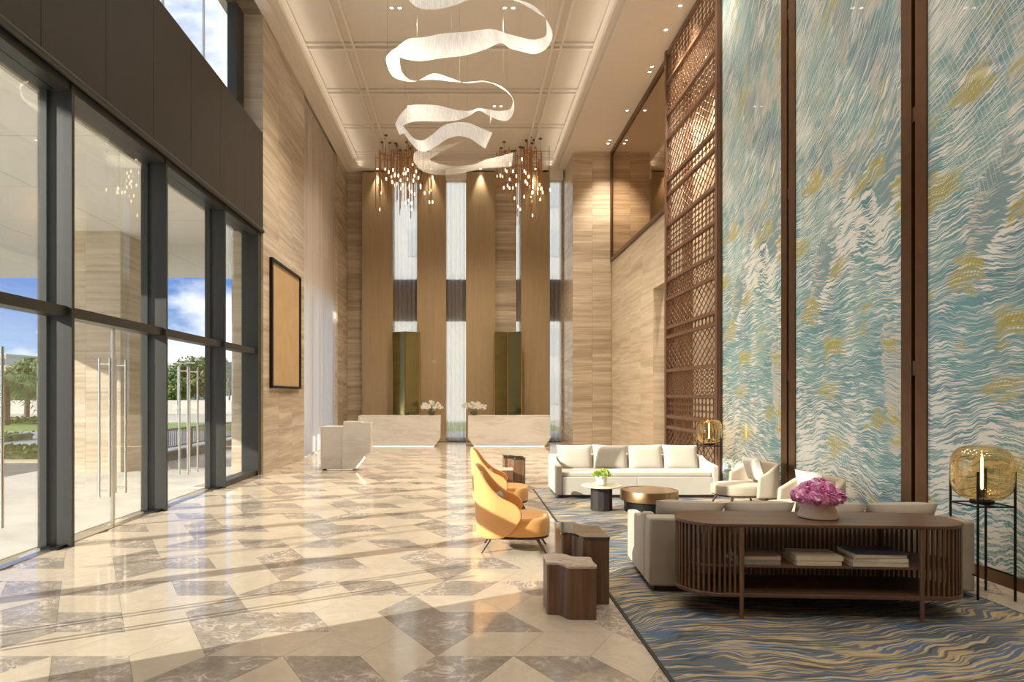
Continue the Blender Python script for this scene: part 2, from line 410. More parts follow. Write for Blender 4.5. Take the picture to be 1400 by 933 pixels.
# ---- right wall: stone pier, stone below the mezzanine mirror glass, screen bay, mural bay
wr = wall('wall_right', [(3.72, 6.6, 22.82, 25.0, 0, 10.6), (5.07, 6.6, 17.77, 22.82, 0, 4.63), (5.07, 5.35, 16.22, 22.82, 4.63, 10.6),
                         (6.5, 6.9, 12.4, 17.77, 0, 10.6), (5.35, 6.6, 17.77, 22.8, 4.63, 10.6), (5.02, 6.6, 12.4, 12.7, 0, 10.6)])
wall('wall_right_mural', [(5.02, 5.3, -4.0, 12.39, 0, 10.19)])
wall('wall_rear', [(-5.2, 5.3, -4.3, -4.0, 0, 10.6)], TRAVP)
wall('sun_block_outside', [(-22, -16, -9, 9, 13.2, 24), (-22, -16, -16, -9, 0, 24)], TRAVP)  # unseen block added outside to keep clerestory sun off the mural
slabs(wr, 'y', 22.8, 3.7, 5.05, 0, 10.2, .68, .95, TRAV, -1)
slabs(wr, 'x', 3.7, 22.8, 25.0, 0, 10.2, 1.1, .95, TRAVP, -1)
slabs(wr, 'x', XR, 17.75, 22.78, 0, 4.63, 1.25, .93, TRAVP, -1)
slabs(wr, 'x', XR, 16.2, 22.78, 4.63, 6.38, 1.25, .88, TRAVP, -1)
slabs(wr, 'y', 17.75, 5.05, 5.37, 0, 4.63, .32, .93, TRAVP, -1)
slabs(wr, 'y', 17.75, 6.1, 6.5, 0, 10.2, .4, .95, TRAVP, -1)
slabs(wr, 'x', 6.48, 12.7, 17.75, 0, 10.2, 1.25, .95, TRAVP, -1)
slabs(wr, 'y', 16.2, 5.05, 5.35, 4.63, 10.2, .3, .93, TRAVP, -1)
MB().box(5.37, 6.1, 17.68, 17.765, 0, 10.2).build('veneer_panel', WALNUT, wr, smooth=False)
MB().box(5.05, 5.13, 16.24, 16.34, 0, 4.63).build('portal_jamb', LATW, wr, smooth=False)
# mezzanine glass
BGL = M('bronze mirror glass'); BGL.set(color=(.46,.315,.18), metal=1.0, rough=.015)
wi = struct('window_%d' % nw, (5.04, 19.5, 0)); nw += 1
MB().box(-.005, .005, -3.22, 3.22, 6.5, 10.06).build('pane', BGL.m, wi, smooth=False)
for q in ((-.05, .05, -3.3, 3.3, 10.05, 10.19), (-.05, .05, -3.3, 3.3, 6.38, 6.5), (-.05, .05, 3.18, 3.3, 6.5, 10.06)):
    MB().box(*q).build('frame', BRONZE, wi, smooth=False, bevel=.006)

# ---- ceiling: coffered field with twin ribs, stepped cornice on the left and far side, flat soffit on the right
ce = tag(MB().box(-5.3, 6.9, -4.3, 25.4, CZ, CZ+.2).build('ceiling', CEIL, smooth=False), kind='structure')
def twin(axis, at, lo, hi):
    for d in (-.115, .115):
        b = MB()
        if axis == 'x': b.box(lo, hi, at+d-.035, at+d+.035, CZ-.07, CZ)
        else: b.box(at+d-.035, at+d+.035, lo, hi, CZ-.07, CZ)
        b.build('rib', CEILL, ce, smooth=False, bevel=.015)
for y in (1.5, 4.0, 6.5, 9.0, 11.5, 14.0, 16.6, 19.1, 21.6, 24.0): twin('x', y, -4.0, 3.42)
for x in (-2.95, 2.29): twin('y', x, 0, 24.7)
for q, m in (((-4.52, -4.26, -4, 25.0, 10.2, CZ), CEILL), ((-4.26, -4.12, -1, 25.0, 10.38, CZ), CEILL), ((-4.12, -4.0, -1, 25.0, 10.52, CZ), CEILL),
             ((3.42, 5.07, -4, 25.0, 10.2, CZ), CEIL), ((3.30, 3.42, -1, 25.0, 10.34, CZ), CEILL), ((3.2, 3.30, -1, 25.0, 10.5, CZ), CEILL),
             ((-4.26, 3.42, 24.45, 25.0, 10.2, CZ), CEILL), ((-4.1, 3.4, 24.3, 24.45, 10.42, CZ), CEILL), ((5.07, 6.9, 12.5, 18, 10.2, CZ), CEIL)):
    MB().box(*q).build('cornice', m, ce, smooth=False)
for x0, x1 in OPEN: MB().box(x0-.02, x1+.02, 24.62, 24.9, 9.86, 10.2).build('pelmet', CEILL, ce, smooth=False)

# ---- curtains
SHEER = M('sheer curtain'); SHEER.t.nodes.remove(SHEER.p)
d1 = SHEER.n('BsdfDiffuse', {0: (.80, .74, .70, 1)}); d2 = SHEER.n('BsdfTranslucent', {0: (.95, .93, .92, 1)}); d3 = SHEER.n('BsdfTransparent', {0: (.97, .96, .96, 1)})
m1 = SHEER.n('MixShader', {0: .88}); SHEER.t.links.new(d1.outputs[0], m1.inputs[1]); SHEER.t.links.new(d2.outputs[0], m1.inputs[2])
m2 = SHEER.n('MixShader', {0: .40}); SHEER.t.links.new(m1.outputs[0], m2.inputs[1]); SHEER.t.links.new(d3.outputs[0], m2.inputs[2])
SHEER.t.links.new(m2.outputs[0], SHEER.out.inputs[0])
def curtain(label, p0, p1, z0, z1, fold, amp, group=None):
    p0, p1 = Vector((*p0, 0)), Vector((*p1, 0)); L = (p1-p0).length; d = (p1-p0)/L; nrm = Vector((-d.y, d.x, 0)); c = (p0+p1)/2
    t = thing('curtain', label, 'curtain', (c.x, c.y, 0), 0, group)
    n = int(L/fold*8); rr = random.Random(int(L*1000)); ph = rr.random()*6
    def fn(u, v):
        a = u*L/fold*2*math.pi
        o = amp*(math.sin(a+.8*math.sin(a*.13+ph)) + .3*math.sin(a*.37+ph))
        q = p0 - c + d*(u*L) + nrm*o; return (q.x, q.y, z0+(z1-z0)*v)
    MB().grid(fn, n, 2).build('cloth', SHEER.m, t)
    a, e = p0-c, p1-c
    MB().bar((a.x, a.y, z1+.02), (e.x, e.y, z1+.02), .05, .04).build('track', CEILL, t, smooth=False)
curtain('tall pinkish sheer curtain covering the left wall bay beside the framed panel', (-4.62, 18.36), (-4.62, 23.06), .04, 10.14, .27, .06)
curtain('sheer white curtain strip behind the left reception desk', (-2.72, 24.86), (-1.84, 24.86), .04, 9.82, .15, .036)
curtain('sheer white curtain strip in the middle between the two reception desks', (-.73, 24.86), (-.01, 24.86), .04, 9.82, .15, .036)
curtain('narrow sliver of sheer curtain beside the stone strip behind right desk', (1.93, 24.86), (2.05, 24.86), .04, 9.82, .06, .02)
curtain('sheer white curtain strip at the right end of the back wall beside stone pier', (3.16, 24.86), (3.60, 24.86), .04, 9.82, .15, .036)

# ---- mural wall
def mural_mat():
    m = M('mural print'); o = m.obj(); s = m.n('SeparateXYZ', {0: o})
    x = s.outputs[1]; z = s.outputs[2]
    p = m.math('MULTIPLY', x, -1.0)                                # runs towards the camera
    low = m.noise(m.map(o, (1, 1.0, .62), loc=(0, 2.2, .4)), 1.0, 3, .5)
    low2 = m.noise(m.map(o, (1, .9, .6), loc=(0, 3.3, 7.1)), 1.0, 3, .55)
    warp = m.math('MULTIPLY', m.math('SUBTRACT', m.noise(m.map(o, (1, .55, .42), loc=(0, 1, 2)), 1.0, 2), .5), .85)
    wig = m.math('MULTIPLY', m.math('SUBTRACT', m.noise(m.map(o, (1, 6.0, 3.5)), 1.0, 2), .5), .10)
    slope = m.math('ADD', m.math('MULTIPLY', m.step(z, 3.2, 6.4), .95), .06)
    phi = m.math('ADD', m.math('SUBTRACT', z, m.math('MULTIPLY', p, slope)), m.math('ADD', warp, wig))
    def streak(kp, kphi, off, det=2):
        return m.noise(m.comb(m.math('ADD', m.math('MULTIPLY', p, kp), off), m.math('MULTIPLY', phi, kphi), 0.0), 1.0, det, .5)
    teal = m.ramp(m.noise(m.map(o, (1, .8, .8), loc=(0, 5, 1)), 1.2, 3), [(.34, (.13, .27, .35)), (.50, (.16, .39, .43)), (.66, (.26, .49, .49))])
    low = m.math('ADD', low, m.math('SUBTRACT', m.math('MULTIPLY', p, .085), m.math('MULTIPLY', m.math('ABSOLUTE', m.math('SUBTRACT', z, 4.3)), .018)))
    low = m.math('ADD', low, m.math('MULTIPLY', m.math('SUBTRACT', streak(2.6, 26.0, 31.0), .5), .22))
    creamm = m.step(low, .555, .58)
    base = m.mix(creamm, teal, (.74, .71, .62))
    # broad pale blue strokes under the fine ones
    b1 = m.step(streak(1.6, 16.0, 2.0), .52, .57)
    base = m.mix(m.math('MULTIPLY', b1, .45), base, (.44, .61, .66))
    # fine strokes: white on teal, slate on cream
    s1 = streak(3.0, 44.0, 0.0); thr = m.math('ADD', .535, m.math('MULTIPLY', m.math('SUBTRACT', m.math('SUBTRACT', low2, .5), m.math('MULTIPLY', creamm, .07)), .75))
    d = m.math('SUBTRACT', s1, thr); l1 = m.step(d, .0, .04)
    white = m.mix(creamm, (.92, .93, .88), (.24, .40, .44))
    c = m.mix(l1, base, white)
    s2 = streak(2.2, 85.0, 9.0); l2 = m.step(s2, .54, .58)
    c = m.mix(m.math('MULTIPLY', l2, .65), c, m.mix(creamm, (.86, .88, .82), (.42, .48, .48)))
    # crossing net of thin lines
    net = m.step(m.noise(m.map(o, (1, .7, .5), loc=(0, 9, 3)), 1.0, 2), .56, .60)
    k = m.math('ABSOLUTE', m.math('SINE', m.math('ADD', m.math('MULTIPLY', p, 62.0), m.math('MULTIPLY', phi, 17.0))))
    nl = m.math('MULTIPLY', m.math('SUBTRACT', 1.0, m.step(k, .12, .38)), net)
    c = m.mix(m.math('MULTIPLY', nl, .55), c, (.80, .80, .70))
    # ochre veils with ribbed bands
    och = m.noise(m.comb(m.math('MULTIPLY', p, 1.1), m.math('MULTIPLY', phi, 1.9), 3.0), 1.0, 3, .55)
    och = m.math('ADD', och, m.math('MULTIPLY', m.math('SUBTRACT', streak(2.2, 30.0, 41.0), .5), .20))
    om = m.step(och, .575, .62)
    c = m.mix(m.math('MULTIPLY', om, .30), c, (.74, .72, .46))
    ol = m.math('MULTIPLY', om, m.step(streak(2.4, 55.0, 5.0), .48, .53))
    c = m.mix(m.math('MULTIPLY', ol, .85), c, (.50, .44, .08))
    rib = m.math('ABSOLUTE', m.math('SINE', m.math('ADD', m.math('MULTIPLY', p, 70.0), m.math('MULTIPLY', phi, -30.0))))
    rm = m.math('MULTIPLY', m.step(och, .635, .66), m.math('SUBTRACT', 1.0, m.step(rib, .35, .65)))
    c = m.mix(m.math('MULTIPLY', rm, .8), c, (.46, .40, .10))
    m.set(color=c, rough=.30, spec=.35, coat=.5, coatr=.03); return m.m
MURAL = mural_mat()
for (y0, y1), lab in zip(((10.30, 12.70), (7.46, 9.87), (4.4, 7.05)),
                         ('narrowest looking teal wave mural panel, beside the wood lattice screen', 'teal wave mural panel between the two bronze uprights, behind the peonies',
                          'teal wave mural panel behind the big amber globe lamp at right edge')):
    o = MB().box(4.95, 5.018, -(y1-y0)/2, (y1-y0)/2, 0, 10.05).build('mural_panel', MURAL, None, (0, (y0+y1)/2, .1), smooth=False)
    tag(o, lab, 'mural', 'teal mural panels on the right wall')
k = 9
for y0, y1 in ((9.87, 10.30), (7.05, 7.46)):
    t = struct('trim_%d' % k, (0, (y0+y1)/2, 0)); k += 1; h = (y1-y0)/2
    MB().box(4.93, 5.02, -h, -.03, 0, 10.2).build('bronze_strip', BRONZE, t, smooth=False)
    MB().box(4.93, 5.02, .03, h, 0, 10.2).build('bronze_strip', BRONZE, t, smooth=False)
    MB().box(5.005, 5.02, -.03, .03, 0, 10.2).build('slot_back', BLACK, t, smooth=False)
    for z in (4.85, 2.05, 7.6): MB().box(4.94, 5.005, -.03, .03, z-.08, z+.08).build('bridge', BRONZE, t, smooth=False)
t = struct('trim_%d' % k, (0, 12.76, 0)); MB().box(4.90, 5.02, -.055, .05, 0, 10.2).build('bronze_strip', BRONZE, t, smooth=False)
tag(MB().box(4.925, 5.02, 1.0, 12.75, 0, .12).build('baseboard_right', BRONZE, smooth=False), kind='structure')

# ---- lattice screen
def clipbar(b, x, p, q, y0, y1, z0, z1, wd, th):
    (py, pz), (qy, qz) = p, q; t0, t1 = 0.0, 1.0
    for a, d, lo, hi in ((py, qy-py, y0, y1), (pz, qz-pz, z0, z1)):
        if abs(d) < 1e-9:
            if a < lo or a > hi: return
            continue
        u, v = (lo-a)/d, (hi-a)/d
        if u > v: u, v = v, u
        t0, t1 = max(t0, u), min(t1, v)
    if t1-t0 < 1e-3: return
    b.bar((x, py+(qy-py)*t0, pz+(qz-pz)*t0), (x, py+(qy-py)*t1, pz+(qz-pz)*t1), th, wd, up=(0, -(qz-pz), qy-py))
ls = thing('lattice_screen', 'tall carved brown wood lattice screen standing between the stone wall and mural', 'screen', (4.95, 14.50, 0))
SY0, SY1 = -1.62, 1.66
for y in (SY0, SY1): MB().box(-.06, .06, y-.06, y+.06, 0, 10.2).build('post', LATW, ls, smooth=False, bevel=.006)
RZ = [.06, .98, 1.24, 1.73, 2.35, 3.17, 3.40, 4.10, 4.55, 5.19, 5.89, 6.64, 6.99, 8.0, 8.6, 9.4, 10.12]
PT = 'DFFHDFDHFFDFDFHF'
for z in RZ: MB().box(-.045, .045, SY0+.06, SY1-.06, z-.035, z+.035).build('rail', LATW, ls, smooth=False)
for (za, zb), k in zip(zip(RZ[:-1], RZ[1:]), PT):
    b = MB(); z0, z1 = za+.035, zb-.035; y0, y1 = SY0+.06, SY1-.06
    if k == 'D':
        st = .27; tn = .66
        for i in range(-40, 60):
            yy = y0+i*st
            for s in (1, -1): clipbar(b, .008*s, (yy, z0) if s > 0 else (yy, z1), (yy+(z1-z0)/tn, z1) if s > 0 else (yy+(z1-z0)/tn, z0), y0, y1, z0, z1, .02, .014)
    else:
        st = .20 if k == 'F' else .27
        n = int((y1-y0)/st); st = (y1-y0)/n; nz = max(1, round((z1-z0)/(st*.62))); sz = (z1-z0)/nz
        for i in range(n+1): b.bar((0, y0+i*st, z0), (0, y0+i*st, z1), .016, .014, up=(1,0,0)) if k == 'F' else None
        for j in range(nz):
            for i in range(n):
                cy_, cz_ = y0+(i+.5)*st, z0+(j+.5)*sz
                ring = [(cy_+st*.5*math.cos(a*math.pi/4), cz_+sz*.5*math.sin(a*math.pi/4)) for a in range(8)]
                for a in range(8):
                    (pa, pb), (qa, qb) = ring[a], ring[(a+1) % 8]
                    b.bar((0, pa, pb), (0, qa, qb), .016, .014, up=(1,0,0))
                if k == 'H': b.bar((0, cy_-st*.35, cz_-sz*.35), (0, cy_+st*.35, cz_+sz*.35), .014, .012, up=(1,0,0)); b.bar((0, cy_-st*.35, cz_+sz*.35), (0, cy_+st*.35, cz_-sz*.35), .014, .012, up=(1,0,0))
    tag(b.build('lattice', LATW, ls, smooth=False), kind='stuff')
# ================================================================== FURNITURE
# ---- rug
def rug_mat():
    m = M('rug weave'); o = m.pos(); s = m.n('SeparateXYZ', {0: o}); x, y = s.outputs[0], s.outputs[1]
    warp = m.math('MULTIPLY', m.math('SUBTRACT', m.noise(m.map(o, (.45, .55, 1)), 1.0, 3), .5), 1.5)
    wig = m.math('MULTIPLY', m.math('SUBTRACT', m.noise(m.map(o, (3.0, 1.6, 1)), 1.0, 2), .5), .10)
    phi = m.math('ADD', m.math('ADD', y, m.math('MULTIPLY', x, -.20)), m.math('ADD', warp, wig))
    def streak(kx, kp, off, det=2): return m.noise(m.comb(m.math('ADD', m.math('MULTIPLY', x, kx), off), m.math('MULTIPLY', phi, kp), 0.0), 1.0, det, .5)
    base = m.ramp(m.noise(m.map(o, (.8, .9, 1)), 1.2, 4), [(.30, (.075,.085,.095)), (.48, (.105,.14,.19)), (.64, (.20,.20,.19))])
    blue = m.ramp(streak(.9, 5.0, 3.0), [(.47, (.105,.125,.145)), (.56, (.08,.145,.26))])
    c = m.mix(.6, base, blue)
    big = m.noise(m.map(o, (.55, .45, 1), loc=(4, 2, 0)), 1.0, 2)
    d = m.math('SUBTRACT', streak(2.0, 27.0, 0.0), m.math('ADD', .55, m.math('MULTIPLY', m.math('SUBTRACT', big, .5), .5)))
    c = m.mix(m.math('MULTIPLY', m.step(d, .0, .03), .92), c, (.47, .355, .19))
    s2 = streak(2.4, 42.0, 7.0)
    c = m.mix(m.math('MULTIPLY', m.step(s2, .55, .585), .8), c, (.54, .45, .30))
    s3 = streak(1.6, 22.0, 17.0)
    c = m.mix(m.math('MULTIPLY', m.step(s3, .58, .62), .7), c, (.04, .05, .06))
    f = m.noise(m.map(o, (160, 160, 1)), 1, 2)
    c = m.mix(.10, c, m.ramp(f, [(.3, (.05,.05,.05)), (.7, (.4,.38,.34))]))
    m.set(color=c, rough=.95, spec=.1).bump(f, .3, .004); return m.m
RUG = rug_mat()
rx0, rx1, ry0, ry1 = 1.27, 4.42, 3.4, 12.25
rg = thing('rug', 'large blue and tan wave patterned rug under the two sofas', 'rug', ((rx0+rx1)/2, (ry0+ry1)/2, 0))
hx, hy = (rx1-rx0)/2, (ry1-ry0)/2
MB().box(-hx, hx, -hy, hy, .0005, .012).build('pile', RUG, rg, smooth=False)
EDGE = plain('rug edging', (.045,.04,.035), .8)
MB().box(-hx-.025, -hx, -hy, hy, .0005, .010).box(hx, hx+.025, -hy, hy, .0005, .010).box(-hx, hx, hy, hy+.025, .0005, .010).build('edging', EDGE, rg, smooth=False)
RZ0 = .0125

# ---- sofas
def sofa(label, loc, rz, mat, mat_arm):
    t = thing('sofa', label, 'sofa', loc, rz, 'long sofas on the rug'); W = 2.75; w = W/2
    MB().box(-w+.05, w-.05, -.48, .48, 0, .05).build('plinth', LEGW, t, smooth=False)
    for s in (-1, 1):
        MB().box(min(0, s*(w-.105)), max(0, s*(w-.105)), -.53, .40, .05, .355).build('base', mat, t, bevel=.012)
        prof = [(-.545, .05), (.30, .05), (.30, .66), (.20, .655), (.06, .60), (-.25, .565), (-.545, .545)]
        b = MB(); n = len(prof); x0, x1 = sorted((s*w, s*(w-.10)))
        b.add([(x0, y, z) for y, z in prof]+[(x1, y, z) for y, z in prof], [tuple(range(n)), tuple(range(n, 2*n))[::-1]]+[(k, n+k, n+(k+1) % n, (k+1) % n) for k in range(n)])
        b.build('arm', mat_arm, t, bevel=.02, seg=3)
    MB().box(-w+.105, w-.105, -.50, .30, .355, .44).build('seat_cushion', mat, t, bevel=.03, seg=4)
    b = MB(); prof = [(.545, .05), (.545, .655), (.36, .66), (.305, .46), (.305, .05)]; n = len(prof)
    b.add([(-w, y, z) for y, z in prof]+[(w, y, z) for y, z in prof], [tuple(range(n))[::-1], tuple(range(n, 2*n))]+[(k, (k+1) % n, n+(k+1) % n, n+k) for k in range(n)])
    b.build('backrest', mat_arm, t, bevel=.022, seg=3)
    return t
def place(root_loc, rz, p): 
    c, s = math.cos(rz), math.sin(rz); return (root_loc[0]+c*p[0]-s*p[1], root_loc[1]+s*p[0]+c*p[1], root_loc[2]+p[2])
S1 = ((2.90, 11.66, RZ0), 0.0); S2 = ((3.03, 6.27, RZ0), R(180-3.7))
sofa('long ivory sofa at the far end of the rug, facing the camera', *S1, IVORY, IVORY)
sofa('oat linen sofa seen from behind, in front of the slatted console table', *S2, IVORY2, IVORY2)
cush = pillow(.63, .46, .20, 14, .05).mesh('back_cushion', IVORY); cush2 = pillow(.63, .42, .20, 14, .05).mesh('back_cushion', IVORY2)
lab1 = ['leftmost ivory back cushion on the far sofa, above the potted plant', 'ivory back cushion second from left on the far sofa', 'ivory back cushion third from left on the far sofa', 'rightmost ivory back cushion on the far sofa, next to the lattice screen']
lab2 = ['near sofa back cushion behind the right end of the console table', 'near sofa back cushion directly behind the bowl of peonies', 'near sofa back cushion behind the left middle of the console', 'near sofa back cushion at the left end, in full sunlight']
for k in range(4):
    xx = -.945+k*.63
    o = inst(cush, 'back_cushion', None, place(*S1, (xx, .16, .626)), (R(-17), R((-1, 1.5, -1.5, 1)[k]), S1[1])); tag(o, lab1[k], 'cushion', 'back cushions of the far sofa')
    o = inst(cush2, 'back_cushion', None, place(*S2, (xx, .165, .595)), (R(-28), R((1.5, -1, 1, -1.5)[k]), S2[1])); o.scale.z = .86; tag(o, lab2[k], 'cushion', 'back cushions of the near sofa')

# ---- shell chairs: the shell is a U in plan; its top and front edges follow a profile along the side
def shell_mesh(prof, hw, xb, xs, lean, thick, mat, n=46):
    """prof: (x, z bottom, z top) from the front tip to the back; xb back, xs where the side turns into the back"""
    def interp(x):
        for (xa, ba, ta), (xc, bc, tc_) in zip(prof[:-1], prof[1:]):
            if xc <= x <= xa:
                f = (xa-x)/(xa-xc); f = f*f*(3-2*f) if False else f
                return ba+(bc-ba)*f, ta+(tc_-ta)*f
        return prof[-1][1:]
    xf = prof[0][0]; straight = xf-xs; arc = math.pi/2*((xs-xb)+hw)/2; tot = straight+arc
    def col(q):                                         # q in -1..1
        s = (1-abs(q))*tot; sg = -1 if q < 0 else 1
        if s < straight: x, y = xf-s, hw
        else:
            a = (s-straight)/arc*math.pi/2; x = xs-(xs-xb)*math.sin(a)**.9; y = hw*math.cos(a)**.75 if math.cos(a) > 0 else 0
        return x, y*sg
    b = MB()
    def fn(u, v):
        q = (2*u-1); x, y = col(q); zb, zt = interp(x)
        z = zb+(zt-zb)*v; kk = 1-.13*max(0, z-.45)/.5
        return (x-lean*max(0, z-.2), y*kk, z)
    b.grid(fn, n, 9)
    return b
def dcushion(x0, x1, hw, z0, z1, mat, name, parent, e=2.6, dome=.025):
    """upholstered seat: rounded plan with a soft top edge"""
    b = MB(); n = 40; cx = (x0+x1)/2; hx_ = (x1-x0)/2; prof = [(.90, 0), (.985, .05), (1, .2), (1, .72), (.985, .88), (.94, .97), (.86, 1.0), (.45, 1+dome*2), (.02, 1+dome*3)]
    vs = []
    for r, zz in prof:
        for k in range(n):
            a = 2*math.pi*k/n; c, s = math.cos(a), math.sin(a)
            vs.append((cx+hx_*r*math.copysign(abs(c)**(2/e), c), hw*r*math.copysign(abs(s)**(2/e), s), z0+(z1-z0)*zz))
    fs = [(i*n+k, i*n+(k+1) % n, (i+1)*n+(k+1) % n, (i+1)*n+k) for i in range(len(prof)-1) for k in range(n)]
    fs += [tuple(range(n))[::-1], tuple(range((len(prof)-1)*n, len(prof)*n))]
    b.add(vs, fs); return b.build(name, mat, parent)
WING = [(.085, .44, .46), (.06, .37, .525), (.01, .31, .565), (-.05, .25, .595), (-.11, .20, .62), (-.16, .18, .655), (-.22, .17, .715), (-.28, .17, .79), (-.33, .17, .87), (-.37, .17, .93), (-.41, .17, .965), (-.46, .17, .98)]
WINGM = shell_mesh(WING, .36, -.43, -.16, .055, .045, YELLOW)
def wing_chair(label, loc, rz):
    t = thing('wing_chair', label, 'armchair', loc, rz, 'amber wing chairs'); 
    WINGM.build('shell', YELLOW, t, solid=.045, sub=1)
    dcushion(-.36, .38, .325, .185, .40, YELLOW2, 'seat', t)
    dcushion(-.38, .37, .33, .165, .187, LEGW, 'base_rail', t, dome=0)
    b = MB()
    b.grid(lambda u, v: (-.335-.10*v+.02*math.cos((u-.5)*3), (u-.5)*.52*(1-.15*v), .41+.46*v), 8, 8); b.build('back_pad', YELLOW2, t, solid=.05, sub=1)
    for sx, sy in ((1, 1), (1, -1), (-1, 1), (-1, -1)):
        b = MB(); b.tube([(sx*.25-.02, sy*.20, .17), (sx*.36-.02, sy*.25, .0)], .019, 8, .011); b.build('leg', LEGW, t)
    return t
W1 = ((.575, 7.52, 0), R(-6)); W2 = ((.56, 9.92, 0), R(-3))
wing_chair('nearer amber wing chair with high back, standing on the sunlit marble floor', *W1)
wing_chair('farther amber wing chair half hidden behind the nearer one', *W2)
LUMB = pillow(.34, .24, .11, 10).mesh('lumbar_cushion', GREYF)
for (l, rz), lab in ((W1, 'small grey lumbar cushion on the nearer amber wing chair'), (W2, 'small grey lumbar cushion on the farther amber wing chair')):
    o = inst(LUMB, 'lumbar_cushion', None, place(l, rz, (-.215, 0, .525)), (0, 0, 0)); o.rotation_euler = (R(-14), 0, rz+R(-90)); tag(o, lab, 'cushion', 'grey lumbar cushions')
TUB = [(.02, .17, .50), (-.04, .17, .525), (-.12, .17, .565), (-.22, .17, .63), (-.32, .17, .675), (-.44, .17, .69)]
TUBM = shell_mesh(TUB, .385, -.43, -.12, .10, .06, BEIGE)
def tub_chair(label, loc, rz):
    t = thing('tub_chair', label, 'armchair', loc, rz, 'beige tub armchairs')
    TUBM.build('shell', BEIGE, t, solid=.06, sub=1)
    dcushion(-.36, .50, .345, .20, .36, BEIGE, 'seat', t, 2.3, .03)
    dcushion(-.37, .46, .35, .175, .20, LEGW, 'base_rail', t, 2.3, 0)
    for sx, sy in ((1, 1), (1, -1), (-1, 1), (-1, -1)):
        b = MB(); b.tube([(sx*.27+.04, sy*.21, .18), (sx*.36+.04, sy*.26, 0)], .022, 8, .013); b.build('leg', LEGW, t)
T1 = ((4.36, 10.35, .0125), R(190)); T2 = ((4.30, 8.45, .0125), R(198))
tub_chair('beige tub armchair beside the right end of the far sofa', *T1)
tub_chair('beige tub armchair half hidden behind the pink peonies', *T2)
PM = pillow(.44, .40, .15, 12).mesh('throw_pillow', PILLOWF)
for (l, rz), lab in ((T1, 'white throw pillow leaning in the beige armchair near far sofa'), (T2, 'white throw pillow in the beige armchair behind the peonies')):
    o = inst(PM, 'throw_pillow', None, place(l, rz, (-.20, -.02, .575))); o.rotation_euler = (R(-20), 0, rz+R(-90)); tag(o, lab, 'pillow', 'white pillows on the tub armchairs')

# ---- round tables
t = thing('drum_table', 'low round brushed bronze drum coffee table in front of the far sofa', 'coffee table', (2.76, 9.92, RZ0))
MB().lathe([(.37, 0), (.37, .16)], 48).build('base', BLACK, t)
BRZ = plain('bronze drum', (.36,.215,.105), .30, .9, var=.04)
MB().lathe([(.41, .16), (.425, .165), (.425, .312), (.42, .32), (.385, .32), (.38, .314), (0.02, .314)], 56).build('drum', BRZ, t)
t = thing('side_table', 'round marble topped side table on a dark faceted pedestal, holding the potted plant', 'side table', (2.06, 10.0, RZ0))
MB().lathe([(.165, 0), (.165, .352)], 12).build('pedestal', plain('dark oak', (.028,.022,.02), .5), t, smooth=False)
MB().lathe([(.29, .352), (.305, .36), (.305, .372), (.298, .378)], 48).build('tabletop', marble('table marble', (.66,.58,.48), (.42,.32,.24), 4, .06, .15, .08, .6), t)
pt = thing('potted_plant', 'little green plant in a white pot on the round side table', 'plant', (2.055, 9.98, RZ0+.3785))
MB().lathe([(.062, 0), (.075, .01), (.088, .135), (.082, .138), (.076, .12), (.02, .115)], 24).build('pot', plain('white ceramic', (.72,.68,.60), .35), pt)
b = MB(); rr = random.Random(3)
for k in range(190):
    a = rr.random()*6.28; el = rr.random()**.6*1.5; r = .045+.07*rr.random(); c = Vector((math.cos(a)*math.sin(el)*r*1.3, math.sin(a)*math.sin(el)*r*1.3, .125+math.cos(el)*r))
    d = (c-Vector((0, 0, .10))).normalized(); sd = d.orthogonal().normalized(); sd.rotate(Matrix.Rotation(rr.random()*6, 3, d)); L = .022+.014*rr.random()
    b.add([c-sd*.4*L, c+d*.5*L-sd*.5*L, c+d*1.3*L, c+d*.5*L+sd*.5*L, c+sd*.4*L], [(0, 1, 2, 3, 4)])
b.build('foliage', LEAF2, pt, smooth=False)

# ---- pinwheel accent tables
def zshape(hx_, hy_):
    """two lobes, the left one set back and the right one forward, joined by soft S curves"""
    S = lambda q: 1/(1+math.exp(-q))
    front = lambda q: (-.42-.58*S((q+.34)*17))*hy_
    back = lambda q: (1-.52*S((q-.10)*15))*hy_
    pts = []; n = 30; c = .10
    for i in range(n+1):
        q = -1+c+(2-2*c)*i/n; pts.append((q*hx_, front(q)))
    pts += [(hx_*(1-c*.25), front(1)+.012), (hx_, front(1)+.04), (hx_*.95, (front(1)+back(1))*.5), (hx_, back(1)-.04), (hx_*(1-c*.25), back(1)-.012)]
    for i in range(n+1):
        q = 1-c-(2-2*c)*i/n; pts.append((q*hx_, back(q)))
    pts += [(-hx_*(1-c*.25), back(-1)-.012), (-hx_, back(-1)-.04), (-hx_*.95, (front(-1)+back(-1))*.5), (-hx_, front(-1)+.04), (-hx_*(1-c*.25), front(-1)+.012)]
    return pts
def accent(label, loc, rz, hx_, hy_, h, topmat, group):
    t = thing('accent_table', label, 'side table', loc, rz, group)
    MB().prism(zshape(hx_, hy_), .0, h-.022).build('body', WALNUT, t)
    MB().prism(zshape(hx_*1.02, hy_*1.02), h-.022, h).build('tabletop', topmat, t, bevel=.004)
BGLASS = plain('black glass', (.02,.022,.02), .04, 0, coat=1.0, coatr=.02)
TOPM = marble('warm marble top', (.62,.52,.42), (.40,.25,.17), 5, .07, .15, .1, .8)
accent('low walnut accent table with wavy sides and pale marble top, nearest the camera', (.835, 5.33, 0), R(0), .19, .20, .42, TOPM, 'low marble topped accent tables')
accent('tall walnut accent table with black glass top behind the low marble one', (1.015, 5.83, 0), R(0), .19, .33, .565, BGLASS, 'tall black topped accent tables')
